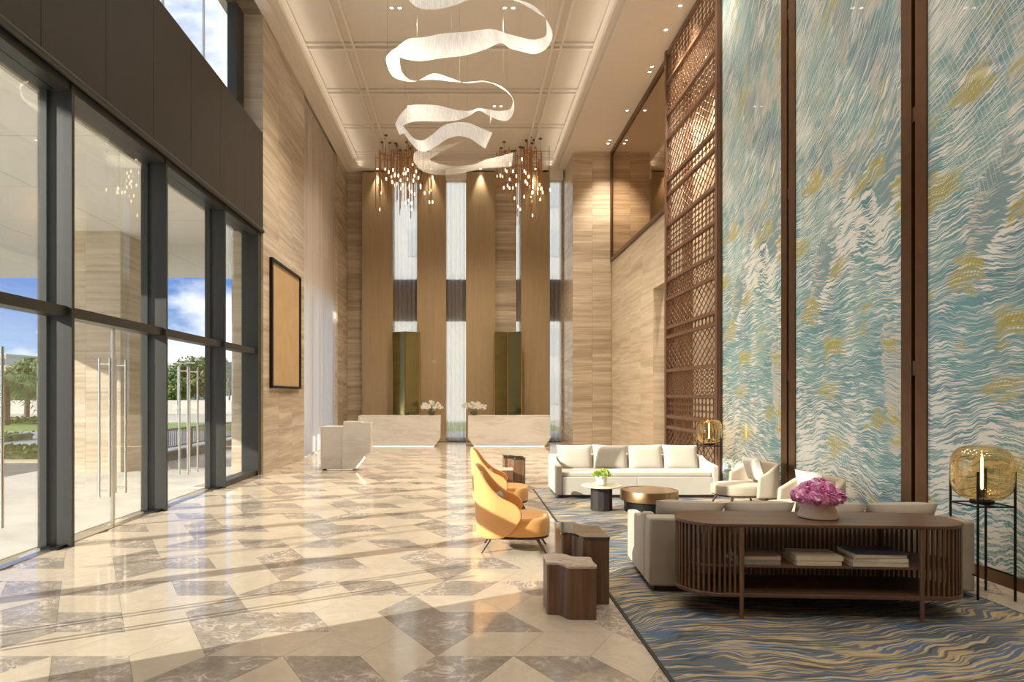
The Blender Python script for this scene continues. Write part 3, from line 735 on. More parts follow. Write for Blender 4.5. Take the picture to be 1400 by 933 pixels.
accent('tall walnut accent table with black top beyond the amber wing chairs', (.92, 12.7, 0), R(0), .20, .33, .565, BGLASS, 'tall black topped accent tables')
accent('low marble topped accent table peeking out behind the farther wing chair', (.66, 12.05, 0), R(0), .20, .20, .42, TOPM, 'low marble topped accent tables')

# ---- console table
CL = ((2.84, 5.37, RZ0), R(-3.6)); HL, HD = 1.11, .29
ct = thing('console_table', 'walnut console table with rounded slatted ends, behind the near sofa', 'console table', *CL)
def stadium(hl, hd, n=18):
    pts = []
    for k in range(n+1): a = -math.pi/2+math.pi*k/n; pts.append((hl-hd+hd*math.cos(a), hd*math.sin(a)))
    for k in range(n+1): a = math.pi/2+math.pi*k/n; pts.append((-(hl-hd)+hd*math.cos(a), hd*math.sin(a)))
    return pts
MB().prism(stadium(HL, HD), .71, .738).build('tabletop', WALNUTX, ct, bevel=.006)
MB().prism(stadium(HL-.022, HD-.022), .392, .412).build('shelf', WALNUTX, ct, bevel=.003)
MB().prism(stadium(HL, HD), .165, .195).build('bottom_shelf', WALNUTX, ct, bevel=.005)
for sx in (-1, 1):
    for sy in (-1, 1):
        b = MB(); b.tube([(sx*.675, sy*(HD-.006), .71), (sx*.675, sy*(HD-.006), 0)], .021, 12, .016); b.build('leg', WALNUT, ct)
SL = MB().box(-.010, .010, -.008, .008, .195, .71).mesh('slat', WALNUT, False)
per = []
st_ = HL-HD; rr_ = HD-.018
segs = [('l', (-.665, -1), (-st_, -1)), ('a', -1), ('l', (-st_, 1), (st_, 1)), ('a', 1), ('l', (st_, -1), (.665, -1))]
sp = .0375
for s in segs:
    if s[0] == 'l':
        (xa, sy), (xb_, _) = s[1], s[2]; n = max(1, int(abs(xb_-xa)/sp))
        for i in range(n): per.append((xa+(xb_-xa)*(i+.5)/n, sy*rr_, math.pi/2))
    else:
        n = int(math.pi*rr_/sp)
        for i in range(n):
            a = math.pi*(i+.5)/n
            if s[1] < 0: per.append((-st_-rr_*math.sin(a), -rr_*math.cos(a), math.atan2(-math.cos(a), -math.sin(a))))
            else: per.append((st_+rr_*math.sin(a), rr_*math.cos(a), math.atan2(math.cos(a), math.sin(a))))
for x, y, a in per: inst(SL, 'slat', ct, (x, y, 0), (0, 0, a))

# ---- books on the console shelf
PAGE = plain('paper', (.80,.74,.62), .8, var=.03)
def book(label, p, rz, w, d, h, col, group):
    t = thing('book', label, 'book', place(*CL, p), CL[1]+rz, group)
    cov = plain('book cover', col, .5)
    MB().box(-w/2, w/2, -d/2, d/2, .0, .003).box(-w/2, w/2, -d/2, d/2, h-.003, h).box(-w/2, w/2, -d/2, -d/2+.003, 0, h).build('cover', cov, t, smooth=False)
    MB().box(-w/2+.005, w/2-.005, -d/2+.0032, d/2-.006, .0032, h-.0032).build('pages', PAGE, t, smooth=False)
zb = .4125
for sx, rows in ((-.53, [(.34, .27, .030, (.33,.31,.28), 'grey book at the bottom of the left stack on the console shelf'), (.33, .25, .033, (.50,.42,.30), 'tan book at the middle of the left stack on the console shelf'), (.30, .235, .012, (.14,.09,.05), 'thin dark magazine on top of the left stack on console shelf')]),
                 (-.07, [(.34, .27, .036, (.80,.72,.55), 'thick cream book at the bottom of the middle stack'), (.35, .265, .034, (.78,.70,.53), 'thick cream book on top of the middle stack')]),
                 (.385, [(.42, .29, .033, (.76,.68,.55), 'cream book at the bottom of the right stack on the console shelf'), (.40, .28, .03, (.82,.77,.68), 'white book second from bottom in the right stack'), (.395, .275, .028, (.72,.64,.52), 'beige book third from bottom in the right stack'), (.385, .265, .010, (.06,.05,.09), 'dark glossy magazine on top of the right stack')])):
    z = zb
    for i, (w_, d_, h_, c_, lab) in enumerate(rows):
        book(lab, (sx+(-.01, .008, -.004, .006)[i], -.125+(0, .01, .004, -.003)[i], z), R((1, -2, 1.5, -1)[i]), w_, d_, h_, c_, 'books on the console shelf'); z += h_+.0006

# ---- bowl of peonies on the console
BP = place(*CL, (.04, .02, .7385))
t = thing('flower_bowl', 'beige ceramic flower bowl standing on the console table', 'vase', BP)
MB().lathe([(.135, 0), (.148, .006), (.150, .02), (.112, .13), (.104, .132), (.10, .12), (.12, .03), (.02, .025)], 40).build('bowl', plain('beige ceramic', (.70,.56,.42), .45), t)
PINK = M('peony petals'); PINK.set(color=PINK.ramp(PINK.island(), [(.0, (.84,.20,.54)), (.5, (.95,.42,.74)), (1.0, (.98,.74,.90))]), rough=.6, sheen=.2)
b = MB(); rr = random.Random(11)
for k in range(110):
    zz = 1-2*(k+.5)/110*.86; a = k*2.39996; d = Vector((math.sqrt(1-zz*zz)*math.cos(a), math.sqrt(1-zz*zz)*math.sin(a), zz)); r = .056*(.82+.25*rr.random())
    u = d.orthogonal().normalized(); u.rotate(Matrix.Rotation(rr.random()*.8, 3, d)); v = d.cross(u); s = .017+.009*rr.random()
    b.add([d*r*.72-u*s*.6, d*r*.72+u*s*.6, d*r+u*s*1.0+v*s*.5, d*r*1.08+u*s*.35+v*s*1.2, d*r*1.02-u*s*.35+v*s*1.25, d*r*.97-u*s*1.0+v*s*.5, d*r*.9+v*s*.4], [(0, 1, 6), (1, 2, 6), (2, 3, 6), (3, 4, 6), (4, 5, 6), (5, 0, 6)])
PEONY = b.mesh('petals', PINK.m, False)
b = MB(); b.tube([(0, 0, -.02), (0, 0, -.07)], .005, 6); STEM = b.mesh('stem', LEAF)
fl = [(0, 0, .262)]+[(.075*math.cos(a), .075*math.sin(a), .238) for a in (0.3, 1.56, 2.8, 4.1, 5.3)]+[(.145*math.cos(a), .145*math.sin(a), .178) for a in (0, .7, 1.4, 2.1, 2.8, 3.5, 4.2, 4.9, 5.6)]
for k, (fx, fy_, fz) in enumerate(fl):
    t = thing('peony', 'bright pink peony bloom in the beige bowl on the console', 'flower', (BP[0]+fx, BP[1]+fy_, BP[2]+fz), k*1.1, 'pink peonies in the bowl')
    t.rotation_euler = (-fy_*4.5, fx*4.5, k*1.1 if k == 0 else 0); sc_ = rr.uniform(.95, 1.12); t.scale = (sc_,)*3
    inst(PEONY, 'petals', t, rot=(0, 0, k*1.1)); inst(STEM, 'stem', t)

# ---- globe floor lamps
AMB = M('amber glass'); AMB.t.nodes.remove(AMB.p)
tr_ = AMB.n('BsdfTransparent', {0: (.93, .79, .52, 1)}); gl_ = AMB.n('BsdfGlossy', {0: (1.0, .86, .58, 1), 1: .01})
lw_ = AMB.n('LayerWeight', {0: .35}); mxs = AMB.n('MixShader', {0: AMB.math('ADD', AMB.math('MULTIPLY', lw_.outputs[1], .75), .10)})
AMB.t.links.new(tr_.outputs[0], mxs.inputs[1]); AMB.t.links.new(gl_.outputs[0], mxs.inputs[2]); AMB.t.links.new(mxs.outputs[0], AMB.out.inputs[0])
def floor_lamp(label, loc):
    t = thing('floor_lamp', label, 'lamp', loc, 0, 'amber globe floor lamps'); q = .158
    for sx, sy in ((1, 1), (1, -1), (-1, 1), (-1, -1)): MB().box(sx*q-.007, sx*q+.007, sy*q-.007, sy*q+.007, 0, 1.10).build('post', BLACK, t, smooth=False)
    for s in (-1, 1): MB().box(-q+.007, q-.007, s*q-.006, s*q+.006, .795, .808).build('crossbar', BLACK, t, smooth=False)
    for s in (-1, 1):
        for z in (.21, .795): MB().box(s*q-.006, s*q+.006, -q+.007, q-.007, z, z+.012).build('side_bar', BLACK, t, smooth=False)
    MB().box(-.006, .006, -q, q, .795, .808).build('crossbar', BLACK, t, smooth=False)
    MB().lathe([(.09, .809), (.09, .835), (.085, .84)], 28).build('base_disc', BLACK, t)
    prof = []
    for k in range(25):
        a = -math.pi/2+math.pi*k/24; e_ = 2/3.2
        prof.append((max(.03, .230*abs(math.cos(a))**e_), 1.078+.238*math.copysign(abs(math.sin(a))**e_, math.sin(a))))
    MB().lathe(prof, 48, cap=True).build('globe', AMB.m, t)
    MB().lathe([(.022, .841), (.022, .93)], 14).build('socket', BLACK, t)
    MB().lathe([(.006, .93), (.009, .95), (.009, 1.20), (.005, 1.22)], 14).build('bulb', WARM, t)
floor_lamp('big amber globe floor lamp on thin black posts in front of mural, near the camera', (4.50, 5.74, 0.0))
floor_lamp('amber globe floor lamp behind the right end of the far sofa', (4.60, 12.45, 0.0))
# ================================================================== RECEPTION
def desk(label, x0, x1, cut_left, cut_right, loc):
    t = thing('reception_desk', label, 'reception desk', loc, 0, 'marble reception desks'); h = 1.04; c = .26; f = .03
    P = [(x0, h), (x0, f+c if cut_left else f)] + ([(x0+c*.7, f)] if cut_left else []) + ([(x1-c*.7, f)] if cut_right else []) + [(x1, f+c if cut_right else f), (x1, h)]
    b = MB(); n = len(P)
    b.add([(x, 0, z) for x, z in P]+[(x, .75, z) for x, z in P], [tuple(range(n)), tuple(range(n, 2*n))[::-1]]+[(k, n+k, n+(k+1) % n, (k+1) % n) for k in range(n)])
    b.build('body', DESKM, t, smooth=False, bevel=.006)
    MB().box(x0+.01, x1-.01, -.004, .754, h+.0005, h+.02).build('worktop', DESKM, t, smooth=False)
    MB().box(x0+c*.9, x1-c*.9, .03, .72, 0, f-.001).build('plinth', BLACK, t, smooth=False)
    MB().box(x0+c*.8, x1-c*.8, .016, .03, .004, .024).build('light_strip', STRIP, t, smooth=False)
desk('white marble reception desk on the left with a chamfered right end', -1.40, 1.40, False, True, (-2.28, 22.5, 0))
desk('white marble reception desk on the right, between curtain strip and stone pier', -1.41, 1.41, True, True, (1.48, 22.5, 0))
WHITEF = plain('white petals', (.82,.80,.74), .6)
def orchid(label, loc):
    t = thing('orchid_bowl', label, 'flowers', loc, 0, 'white orchids on the reception desks')
    MB().lathe([(.07, 0), (.13, .05), (.15, .13), (.14, .135), (.02, .10)], 20).build('bowl', plain('dark ceramic', (.10,.07,.05), .4), t)
    rr = random.Random(int(loc[0]*10)); b = MB(); sb = MB()
    for k in range(42):
        a = rr.random()*6.28; r = .40*math.sqrt(rr.random()); z = .22+.26*rr.random()*(1-(r/.5)**2)+.03
        c = Vector((math.cos(a)*r, math.sin(a)*r*.7, z))
        if k % 3 == 0: sb.tube([(0, 0, .11), (c.x*.5, c.y*.5, z*.8), c], .005, 5)
        for j in range(5):
            an = j*1.257+rr.random(); d = Vector((math.cos(an), rr.uniform(-.5, .5), math.sin(an))); u = d.cross(Vector((0, 1, .2))).normalized()
            b.add([c, c+d*.03+u*.022, c+d*.062, c+d*.03-u*.022], [(0, 1, 2, 3)])
    b.build('blossom', WHITEF, t, smooth=False); sb.build('stems', LEAF, t)
orchid('white orchids at the right end of the left reception desk', (-1.19, 22.85, 1.0605))
orchid('white orchids at the left end of the right reception desk', (.28, 22.85, 1.0605))
OLIVE = M('olive mirror'); OLIVE.set(color=(.20,.175,.08), metal=.9, rough=.10)
def folding(label, x, flip):
    t = thing('folding_screen', label, 'screen', (x, 24.15, 0), 0, 'olive folding screens behind the desks')
    for s in (-1, 1):
        p, q = (0, .0 if flip else .26), (s*.50, .26 if flip else .0)
        b = MB(); b.bar((p[0]+s*.012, p[1], 2.06), (q[0], q[1], 2.06), .03, 4.08); b.build('leaf', OLIVE.m, t, smooth=False)
        b = MB(); b.box(q[0]-.02, q[0]+.02, q[1]-.025, q[1]+.025, 0, 4.12); b.build('edge_trim', BRASS, t, smooth=False)
    MB().box(-.012, .012, p[1]-.03, p[1]+.03, 0, 4.12).build('centre_trim', BRASS, t, smooth=False)
folding('olive mirrored folding screen behind the left reception desk', -2.23, True)
folding('olive mirrored folding screen behind the right reception desk', 1.54, False)
# concierge stand
t = thing('concierge_stand', 'angular white marble concierge stand before the left reception desk', 'stand', (-2.85, 15.3, 0))
def facet(P, d, y0, name, mat):
    b = MB(); n = len(P)
    b.add([(x, y0, z) for x, z in P]+[(x, y0+d, z) for x, z in P], [tuple(range(n)), tuple(range(n, 2*n))[::-1]]+[(k, n+k, n+(k+1) % n, (k+1) % n) for k in range(n)])
    return b.build(name, mat, t, smooth=False, bevel=.005)
facet([(0, 1.12), (-.04, .03), (.26, .03), (.50, .34), (.63, .42), (.63, 1.12)], .42, 0, 'front_block', DESKM)
facet([(-.54, .03), (-.02, .03), (.02, 1.02), (-.54, 1.02)], .62, .06, 'side_block', DESKM)
facet([(.0, 1.121), (.42, 1.121), (.42, 1.145), (.0, 1.145)], .36, .03, 'ledge', DESKM)
MB().box(-.50, .22, .08, .40, 0, .029).build('plinth', BLACK, t, smooth=False)
b = MB(); b.bar((.30, .03, .058), (.50, .03, .315), .04, .03); b.bar((-.4, .09, .015), (.2, .09, .015), .02, .012); b.build('light_strip', STRIP, t, smooth=False)
# framed panel on the left wall
t = thing('framed_panel', 'large black framed gold panel hanging on the left stone wall', 'wall art', (-4.495, 16.38, 3.42))
MB().box(0.005, .03, -1.24, 1.24, -1.44, 1.44).build('gold_board', plain('gold board', (.42,.285,.15), .6, var=.07, scale=3), t, smooth=False)
for q in ((-1.32, -1.24, -1.5, 1.5), (1.24, 1.32, -1.5, 1.5)): MB().box(.0, .07, *q).build('frame_side', BLACK, t, smooth=False)
for q in ((-1.24, 1.24, -1.5, -1.44), (-1.24, 1.24, 1.44, 1.5)): MB().box(.0, .07, *q).build('frame_rail', BLACK, t, smooth=False)

# ================================================================== CEILING LIGHTS
def unproj(px, py, z):
    """where a ceiling point at height z seen at that pixel stands"""
    s = (541-py)/(z-1.75); return ((px-637)/s, 900/s)
LRING = MB().lathe([(.055, 0), (.055, -.012), (.045, -.012), (.042, -.004)], 20, cap=False).mesh('trim_ring', BLACK)
LLENS = MB().lathe([(.042, -.006), (.03, -.009), (.002, -.010)], 20).mesh('lens', LENS)
def downlight(label, x, y, z, watts, group, size=70, aim=None):
    t = thing('downlight', label, 'downlight', (x, y, z), 0, group)
    inst(LRING, 'trim_ring', t); inst(LLENS, 'lens', t)
    if watts:
        ld = bpy.data.lights.new('spot_light', 'SPOT'); ld.energy = watts; ld.color = (1, .86, .68); ld.spot_size = R(size); ld.spot_blend = .8; ld.shadow_soft_size = .05
        lo = bpy.data.objects.new('spot_light', ld); C.objects.link(lo); lo.parent = t; lo.location = (0, 0, -.03)
        if aim: lo.rotation_euler = Vector(aim).to_track_quat('-Z', 'Y').to_euler()
SOF = [((891.4, 91), 'upper downlight of the pair on the right soffit near the mirror glass top'), ((888, 98), 'lower downlight of the pair on the right soffit near the mirror glass top'),
       ((857.6, 150.7), 'single downlight on the right soffit beside the mirror glass'), ((834, 191.5), 'upper of the two downlights on the soffit before the stone pier'),
       ((831.5, 196), 'lower of the two downlights on the soffit before the stone pier'), ((930, 7.5), 'downlight at the top of the right soffit above the lattice screen'),
       ((910.5, 40.5), 'downlight on the soffit next to the lattice screen top corner')]
for i, ((px, py), lab) in enumerate(SOF):
    x, y = unproj(px, py, 10.2); downlight(lab, x, y, 10.199, 380, 'downlights in the right soffit', 80)
FLD = [((535.5, 10.5), 'left downlight of the pair left of the ribbon chandelier'), ((546.5, 10.5), 'right downlight of the pair left of the ribbon chandelier'),
       ((690, 10.5), 'left downlight of the pair inside the top ribbon loop'), ((701.5, 10.5), 'right downlight of the pair inside the top ribbon loop'),
       ((559, 145), 'downlight left of the third ribbon bend'), ((676, 145), 'left downlight of the pair inside the third ribbon loop'), ((685, 145), 'right downlight of the pair inside the third ribbon loop')]
for (px, py), lab in FLD:
    x, y = unproj(px, py, CZ); downlight(lab, x, y, CZ-.001, 560, 'downlights in the coffered ceiling', 110)
for x, lab in ((-3.3, 'recessed downlight washing the leftmost veneer panel'), (-1.3, 'recessed downlight washing the second veneer panel'), (.55, 'recessed downlight washing the third veneer panel'), (2.6, 'recessed downlight washing the rightmost veneer panel')):
    downlight(lab, x, 24.52, 10.199, 130, 'downlights washing the back wall', 50, (0, .05, -1))
for y in (-1.5, 2.0, 5.5, 9.0, 12.5):      # fill lamps added out of view over the near hall, without fittings
    for x in (-1.8, 1.2, 4.2):
        ld = bpy.data.lights.new('spot_light', 'SPOT'); ld.energy = 145; ld.color = (1, .90, .78); ld.spot_size = R(125); ld.spot_blend = 1; ld.shadow_soft_size = .25
        lo = bpy.data.objects.new('spot_light', ld); C.objects.link(lo); lo.location = (x, y, (CZ if x < 3.2 else 10.2)-.12)
for x, a in ((-3.95, 25), (3.15, -25)):      # upward fill added along both sides of the coffered field
    ld = bpy.data.lights.new('ceiling_fill', 'AREA'); ld.shape = 'RECTANGLE'; ld.size = .12; ld.size_y = 24; ld.energy = 14; ld.color = (1, .90, .76)
    lo = bpy.data.objects.new('ceiling_fill', ld); C.objects.link(lo); lo.location = (x, 12.5, 10.3); lo.rotation_euler = (R(180), R(a), 0)
downlight('nearer fill light added in the passage behind the lattice screen', 6.0, 14.0, 10.199, 700, 'added passage fill lights', 120)  # both lamps added to brighten the backdrop behind the lattice
downlight('farther fill light added in the passage behind the lattice screen', 6.0, 16.4, 10.199, 700, 'added passage fill lights', 120)

# ---- ribbon chandelier
RIB = M('ribbon strands'); RIB.t.nodes.remove(RIB.p)
ou = RIB.n('TexCoord').outputs['UV']
st1 = RIB.noise(RIB.map(ou, (900, 2, 1)), 1, 2)
rc = RIB.ramp(st1, [(.3, (.62, .60, .55)), (.7, (.95, .94, .90))])
r1 = RIB.n('BsdfDiffuse', {0: rc}); r2 = RIB.n('BsdfTranslucent', {0: rc}); r3 = RIB.n('BsdfTransparent', {0: (1, 1, 1, 1)}); r4 = RIB.n('Emission', {0: (1, .97, .9, 1), 1: .26})
ma = RIB.n('MixShader', {0: .45}); RIB.t.links.new(r1.outputs[0], ma.inputs[1]); RIB.t.links.new(r2.outputs[0], ma.inputs[2])
ad = RIB.n('AddShader'); RIB.t.links.new(ma.outputs[0], ad.inputs[0]); RIB.t.links.new(r4.outputs[0], ad.inputs[1])
mb_ = RIB.n('MixShader', {0: .22}); RIB.t.links.new(ad.outputs[0], mb_.inputs[1]); RIB.t.links.new(r3.outputs[0], mb_.inputs[2])
RIB.t.links.new(mb_.outputs[0], RIB.out.inputs[0])
def catmull(P, k):
    out = []
    for i in range(len(P)-1):
        p0, p1, p2, p3 = P[max(0, i-1)], P[i], P[i+1], P[min(len(P)-1, i+2)]
        for j in range(k):
            t = j/k; out.append(tuple(.5*((2*b)+(-a+c)*t+(2*a-5*b+4*c-d)*t*t+(-a+3*b-3*c+d)*t**3) for a, b, c, d in zip(p0, p1, p2, p3)))
    out.append(tuple(P[-1])); return out
def ribbon(t, stations, mat, name, k=14):
    """each station: two edge points (x, y, z) of the band"""
    S = catmull(stations, k); n = len(S); nv = 4; vs = []; fs = []; uv = []
    for i, q in enumerate(S):
        a, b = Vector(q[:3]), Vector(q[3:])
        for j in range(nv+1):
            f = j/nv; vs.append(a.lerp(b, f)); uv.append((i/n, f))
    for i in range(n-1):
        for j in range(nv): fs.append((i*(nv+1)+j, (i+1)*(nv+1)+j, (i+1)*(nv+1)+j+1, i*(nv+1)+j+1))
    me = bpy.data.meshes.new(name); me.from_pydata(vs, [], fs); me.materials.append(mat); me.shade_smooth()
    ul = me.uv_layers.new()
    for l in me.loops: ul.data[l.index].uv = uv[l.vertex_index]
    o = bpy.data.objects.new(name, me); C.objects.link(o); o.parent = t; return S
# band edges: (x, y, z) of the upper and lower edge along the winding path; heights vary as the band twists
def stn(ax, ay, bx_, by_):
    ym = 900*7.1/(541-(ay+by_)/2); s = 900/ym
    return ((ax-637)/s, ym+.05, 1.75+(541-ay)/s, (bx_-637)/s, ym-.05, 1.75+(541-by_)/s)
q = lambda x, y: (520+x/3.888, y/3.888)
E1 = [((60,-150),(70,-120)), ((110,-70),(140,-5)), ((200,-45),(200,48)), ((290,-50),(290,58)), ((390,-40),(390,38)), ((480,-22),(470,8)), ((560,-18),(560,-2)), ((650,-18),(640,0)), ((740,-8),(730,18)), ((810,18),(795,52)), ((855,58),(838,80)), ((882,92),(872,100)),
      ((915,160),(880,122)), ((912,205),(882,185)), ((880,255),(866,205)), ((822,280),(810,218)), ((755,268),(745,205)), ((690,250),(670,185)), ((640,222),(600,163)), ((560,255),(530,166)), ((450,288),(440,178)), ((330,302),(330,186)), ((220,318),(230,205)), ((140,310),(150,214)), ((98,296),(82,262)),
      ((100,302),(38,300)), ((102,330),(34,340)), ((112,375),(62,405)), ((140,408),(110,432)), ((180,424),(165,440)), ((213,418),(212,432)), ((250,396),(250,430)), ((295,384),(300,431)), ((360,404),(365,438)), ((430,430),(430,442)), ((470,436),(470,442)), ((545,428),(545,436)), ((600,440),(590,446)), ((650,468),(640,462)), ((695,505),(678,492)),
      ((708,530),(698,522)), ((712,570),(704,548)), ((700,612),(692,580)), ((670,638),(662,592)), ((620,630),(618,594)), ((570,606),(572,586)), ((522,584),(520,581)), ((470,612),(470,594)), ((400,637),(400,588)), ((320,642),(310,566)), ((230,640),(225,560)), ((165,645),(160,566)), ((118,665),(110,610)), ((104,680),(84,655)),
      ((100,712),(84,672)), ((125,708),(120,676)), ((150,742),(135,690)), ((200,795),(178,738)), ((245,800),(225,750)), ((300,772),(280,716)), ((350,738),(335,672)), ((410,720),(400,655)), ((470,730),(470,658)), ((520,762),(520,678)), ((558,787),(595,710))]
st_ = [stn(*q(*a), *q(*b_)) for a, b_ in E1]
t = thing('ribbon_chandelier', 'long winding white strand ribbon light hanging under the coffered ceiling', 'chandelier', (0, 0, 0))
S = ribbon(t, st_, RIB.m, 'band')
cb = MB()
for i in range(40, len(S)-1, 62):
    p = S[i]; zt = max(p[2], p[5]); src = p[:3] if p[2] >= p[5] else p[3:]
    cb.tube([(src[0], src[1], zt), (src[0], src[1], CZ)], .004, 5)
cb.build('cables', STEEL, t)
E2 = [((300,780),(480,742)), ((200,792),(330,812)), ((175,820),(270,850)), ((180,860),(265,856)), ((225,905),(300,872)), ((300,924),(350,884)), ((400,922),(420,890)), ((480,905),(500,878)), ((560,888),(560,855)), ((640,884),(630,838)), ((700,880),(705,818))]
def stn2(ax, ay, bx_, by_):
    ym = 900*7.1/(541-(ay+by_)/2); s = 900/ym
    return ((ax-637)/s, ym+.1, 1.75+(541-ay)/s, (bx_-637)/s, ym-.1, 1.75+(541-by_)/s)
t2 = thing('ribbon_chandelier', 'fainter far end loop of pale ribbon between the two rod chandeliers', 'chandelier', (0, 0, 0))
RIB2 = RIB.m.copy(); RIB2.name = 'faint ribbon strands'
for nd in RIB2.node_tree.nodes:
    if nd.type == 'EMISSION': nd.inputs[1].default_value = .05
    if nd.type == 'MIX_SHADER' and abs(nd.inputs[0].default_value-.22) < .01: nd.inputs[0].default_value = .80
S = ribbon(t2, [stn2(*q(*a), *q(*b_)) for a, b_ in E2], RIB2, 'band', 12)
cb = MB()
for i in (20, 60, 100): cb.tube([S[i][:3], (S[i][0], S[i][1], CZ)], .004, 5)
cb.build('cables', STEEL, t2)

# ---- rod chandeliers
CAN = MB().lathe([(.055, 0), (.06, -.03), (.02, -.045)], 14).mesh('canopy', BRONZE)
BLB = MB().lathe([(.010, .06), (.021, .045), (.023, -.035), (.012, -.05)], 10).mesh('bulb', BULB)
ROD = plain('antique brass rod', (.50,.27,.11), .4, .6)
def rod_chandelier(label, x, y, seed, w, bottom):
    rr = random.Random(seed); t = thing('rod_chandelier', label, 'chandelier', (x, y, CZ), 0, 'brass rod chandeliers')
    for g in range(17):
        gx, gy = rr.uniform(-w, w), rr.uniform(-.75, .75); cz = rr.uniform(.28, .75)
        o = inst(CAN, 'canopy', t, (gx, gy, 0)); b = MB(); b.tube([(gx, gy, -.04), (gx, gy, -cz)], .0035, 5)
        b.build('cable', BLACK, t)
        a = rr.random()*3.14; L = rr.uniform(.18, .32); dx, dy = math.cos(a)*L, math.sin(a)*L
        b = MB(); b.bar((gx-dx, gy-dy, -cz), (gx+dx, gy+dy, -cz), .018, .018); b.bar((gx+dy*.6, gy-dx*.6, -cz-.02), (gx-dy*.6, gy+dx*.6, -cz-.02), .018, .018); b.build('cross_arm', ROD, t, smooth=False)
        for ex, ey in ((dx, dy), (-dx, -dy), (dy*.6, -dx*.6), (-dy*.6, dx*.6)):
            if rr.random() < .22: continue
            z0 = -cz+rr.uniform(0, .25); z1 = z0-rr.uniform(.7, bottom); bz = z0-(z0-z1)*rr.uniform(.45, .95)
            b = MB(); b.tube([(gx+ex, gy+ey, z0), (gx+ex, gy+ey, z1)], .014, 6); r_ = b.build('rod', ROD, t)
            if rr.random() < .85: inst(BLB, 'bulb', r_, (gx+ex+.03, gy+ey, bz))
rod_chandelier('cluster of thin brass rods with small glowing bulbs above the left reception desk', -2.12, 23.1, 5, .80, 2.3)
rod_chandelier('cluster of thin brass rods with small glowing bulbs above the right reception desk', 1.93, 23.1, 8, .92, 2.3)

# ================================================================== OUTSIDE
def ground(name, x0, x1, y0, y1, z, mat): return tag(MB().box(x0, x1, y0, y1, -.3, z).build(name, mat, smooth=False), kind='structure')
PAVE = plain('light paving', (.64,.60,.54), .5, var=.08, scale=1.5)
ASPH = plain('asphalt', (.12,.125,.13), .8, var=.1, scale=3)
ASPL = plain('pale asphalt', (.30,.30,.295), .8, var=.08, scale=2)
KERB = plain('kerb stone', (.50,.45,.36), .8)
GRASS = plain('lawn', (.19,.26,.05), .9, var=.3, scale=6)
ground('paving', -60, -4.96, -25, 12.6, 0, PAVE); ground('paving_terrace', -9.9, -5.22, 12.6, 21.2, 0, PAVE)
ground('driveway', -60, -9.9, 12.6, 17.2, -.02, ASPH)
ground('verge', -60, -9.9, 17.2, 21.0, .04, KERB)
ground('road', -120, 5, 21.2, 33.0, -.03, ASPL); ground('verge_strip', -60, -9.9, 21.0, 21.2, -.01, KERB)
ground('lawn', -120, 5, 33.0, 41.0, .06, GRASS)
ground('sidewalk', -120, 40, 41.0, 62, .04, KERB)
ground('field', -200, 80, 62, 160, .03, GRASS)
def leafblob(b, c, rad, n, size, rr, squash=1.0):
    for k in range(n):
        d = Vector((rr.gauss(0, 1), rr.gauss(0, 1), rr.gauss(0, 1))).normalized(); r = rr.uniform(.6, 1.0)
        p = Vector(c)+Vector((d.x*rad*r, d.y*rad*r, d.z*rad*r*squash))
        u = Vector((rr.gauss(0, 1), rr.gauss(0, 1), rr.gauss(0, .6))).normalized(); v = u.cross(d).normalized() if u.cross(d).length > .01 else u.orthogonal()
        s = size*rr.uniform(.7, 1.4)
        b.add([p-u*s-v*s*.5, p+u*s-v*s*.5, p+u*s*.7+v*s*.6, p-u*s*.7+v*s*.6], [(0, 1, 2, 3)])
def hedge(label, x0, x1, y0, y1, h, mat, seed, zb=.041):
    t = thing('hedge', label, 'hedge', ((x0+x1)/2, (y0+y1)/2, zb), 0, 'low hedges outside'); rr = random.Random(seed); b = MB()
    hx_, hy_ = (x1-x0)/2, (y1-y0)/2
    MB().box(-hx_+.1, hx_-.1, -hy_+.1, hy_-.1, 0, h-.08).build('core', LEAF, t, smooth=False)
    n = int(2600)
    for k in range(n):
        p = Vector((rr.uniform(-hx_, hx_), rr.choice((rr.uniform(-hy_, hy_), -hy_+rr.random()*.15)), rr.uniform(.02, h)))
        u = Vector((rr.gauss(0, 1), rr.gauss(0, 1), rr.gauss(0, 1))).normalized(); v = u.orthogonal(); s = rr.uniform(.04, .10)
        b.add([p-u*s, p+v*s*.6, p+u*s, p-v*s*.6], [(0, 1, 2, 3)])
    b.build('foliage', mat, t, smooth=False)
hedge('low green hedge beside the driveway, nearest to the doors', -16.5, -10.6, 17.6, 19.4, .30, LEAF, 1)
hedge('short hedge on the traffic island at the left picture edge', -24.0, -17.6, 24.5, 27.0, .32, LEAF, 2, -.029)
hedge('long clipped hedge row beyond the lawn', -46, -22, 38.6, 40.8, .42, LEAF3, 3, .061)
t = tag(MB().box(-90, -8, 61.6, 61.9, .04, 1.3).build('garden_wall', plain('pale wall', (.60,.55,.48), .8), smooth=False), 'long low pale garden wall across the road behind the trees', 'wall'); t['kind'] = 'thing'
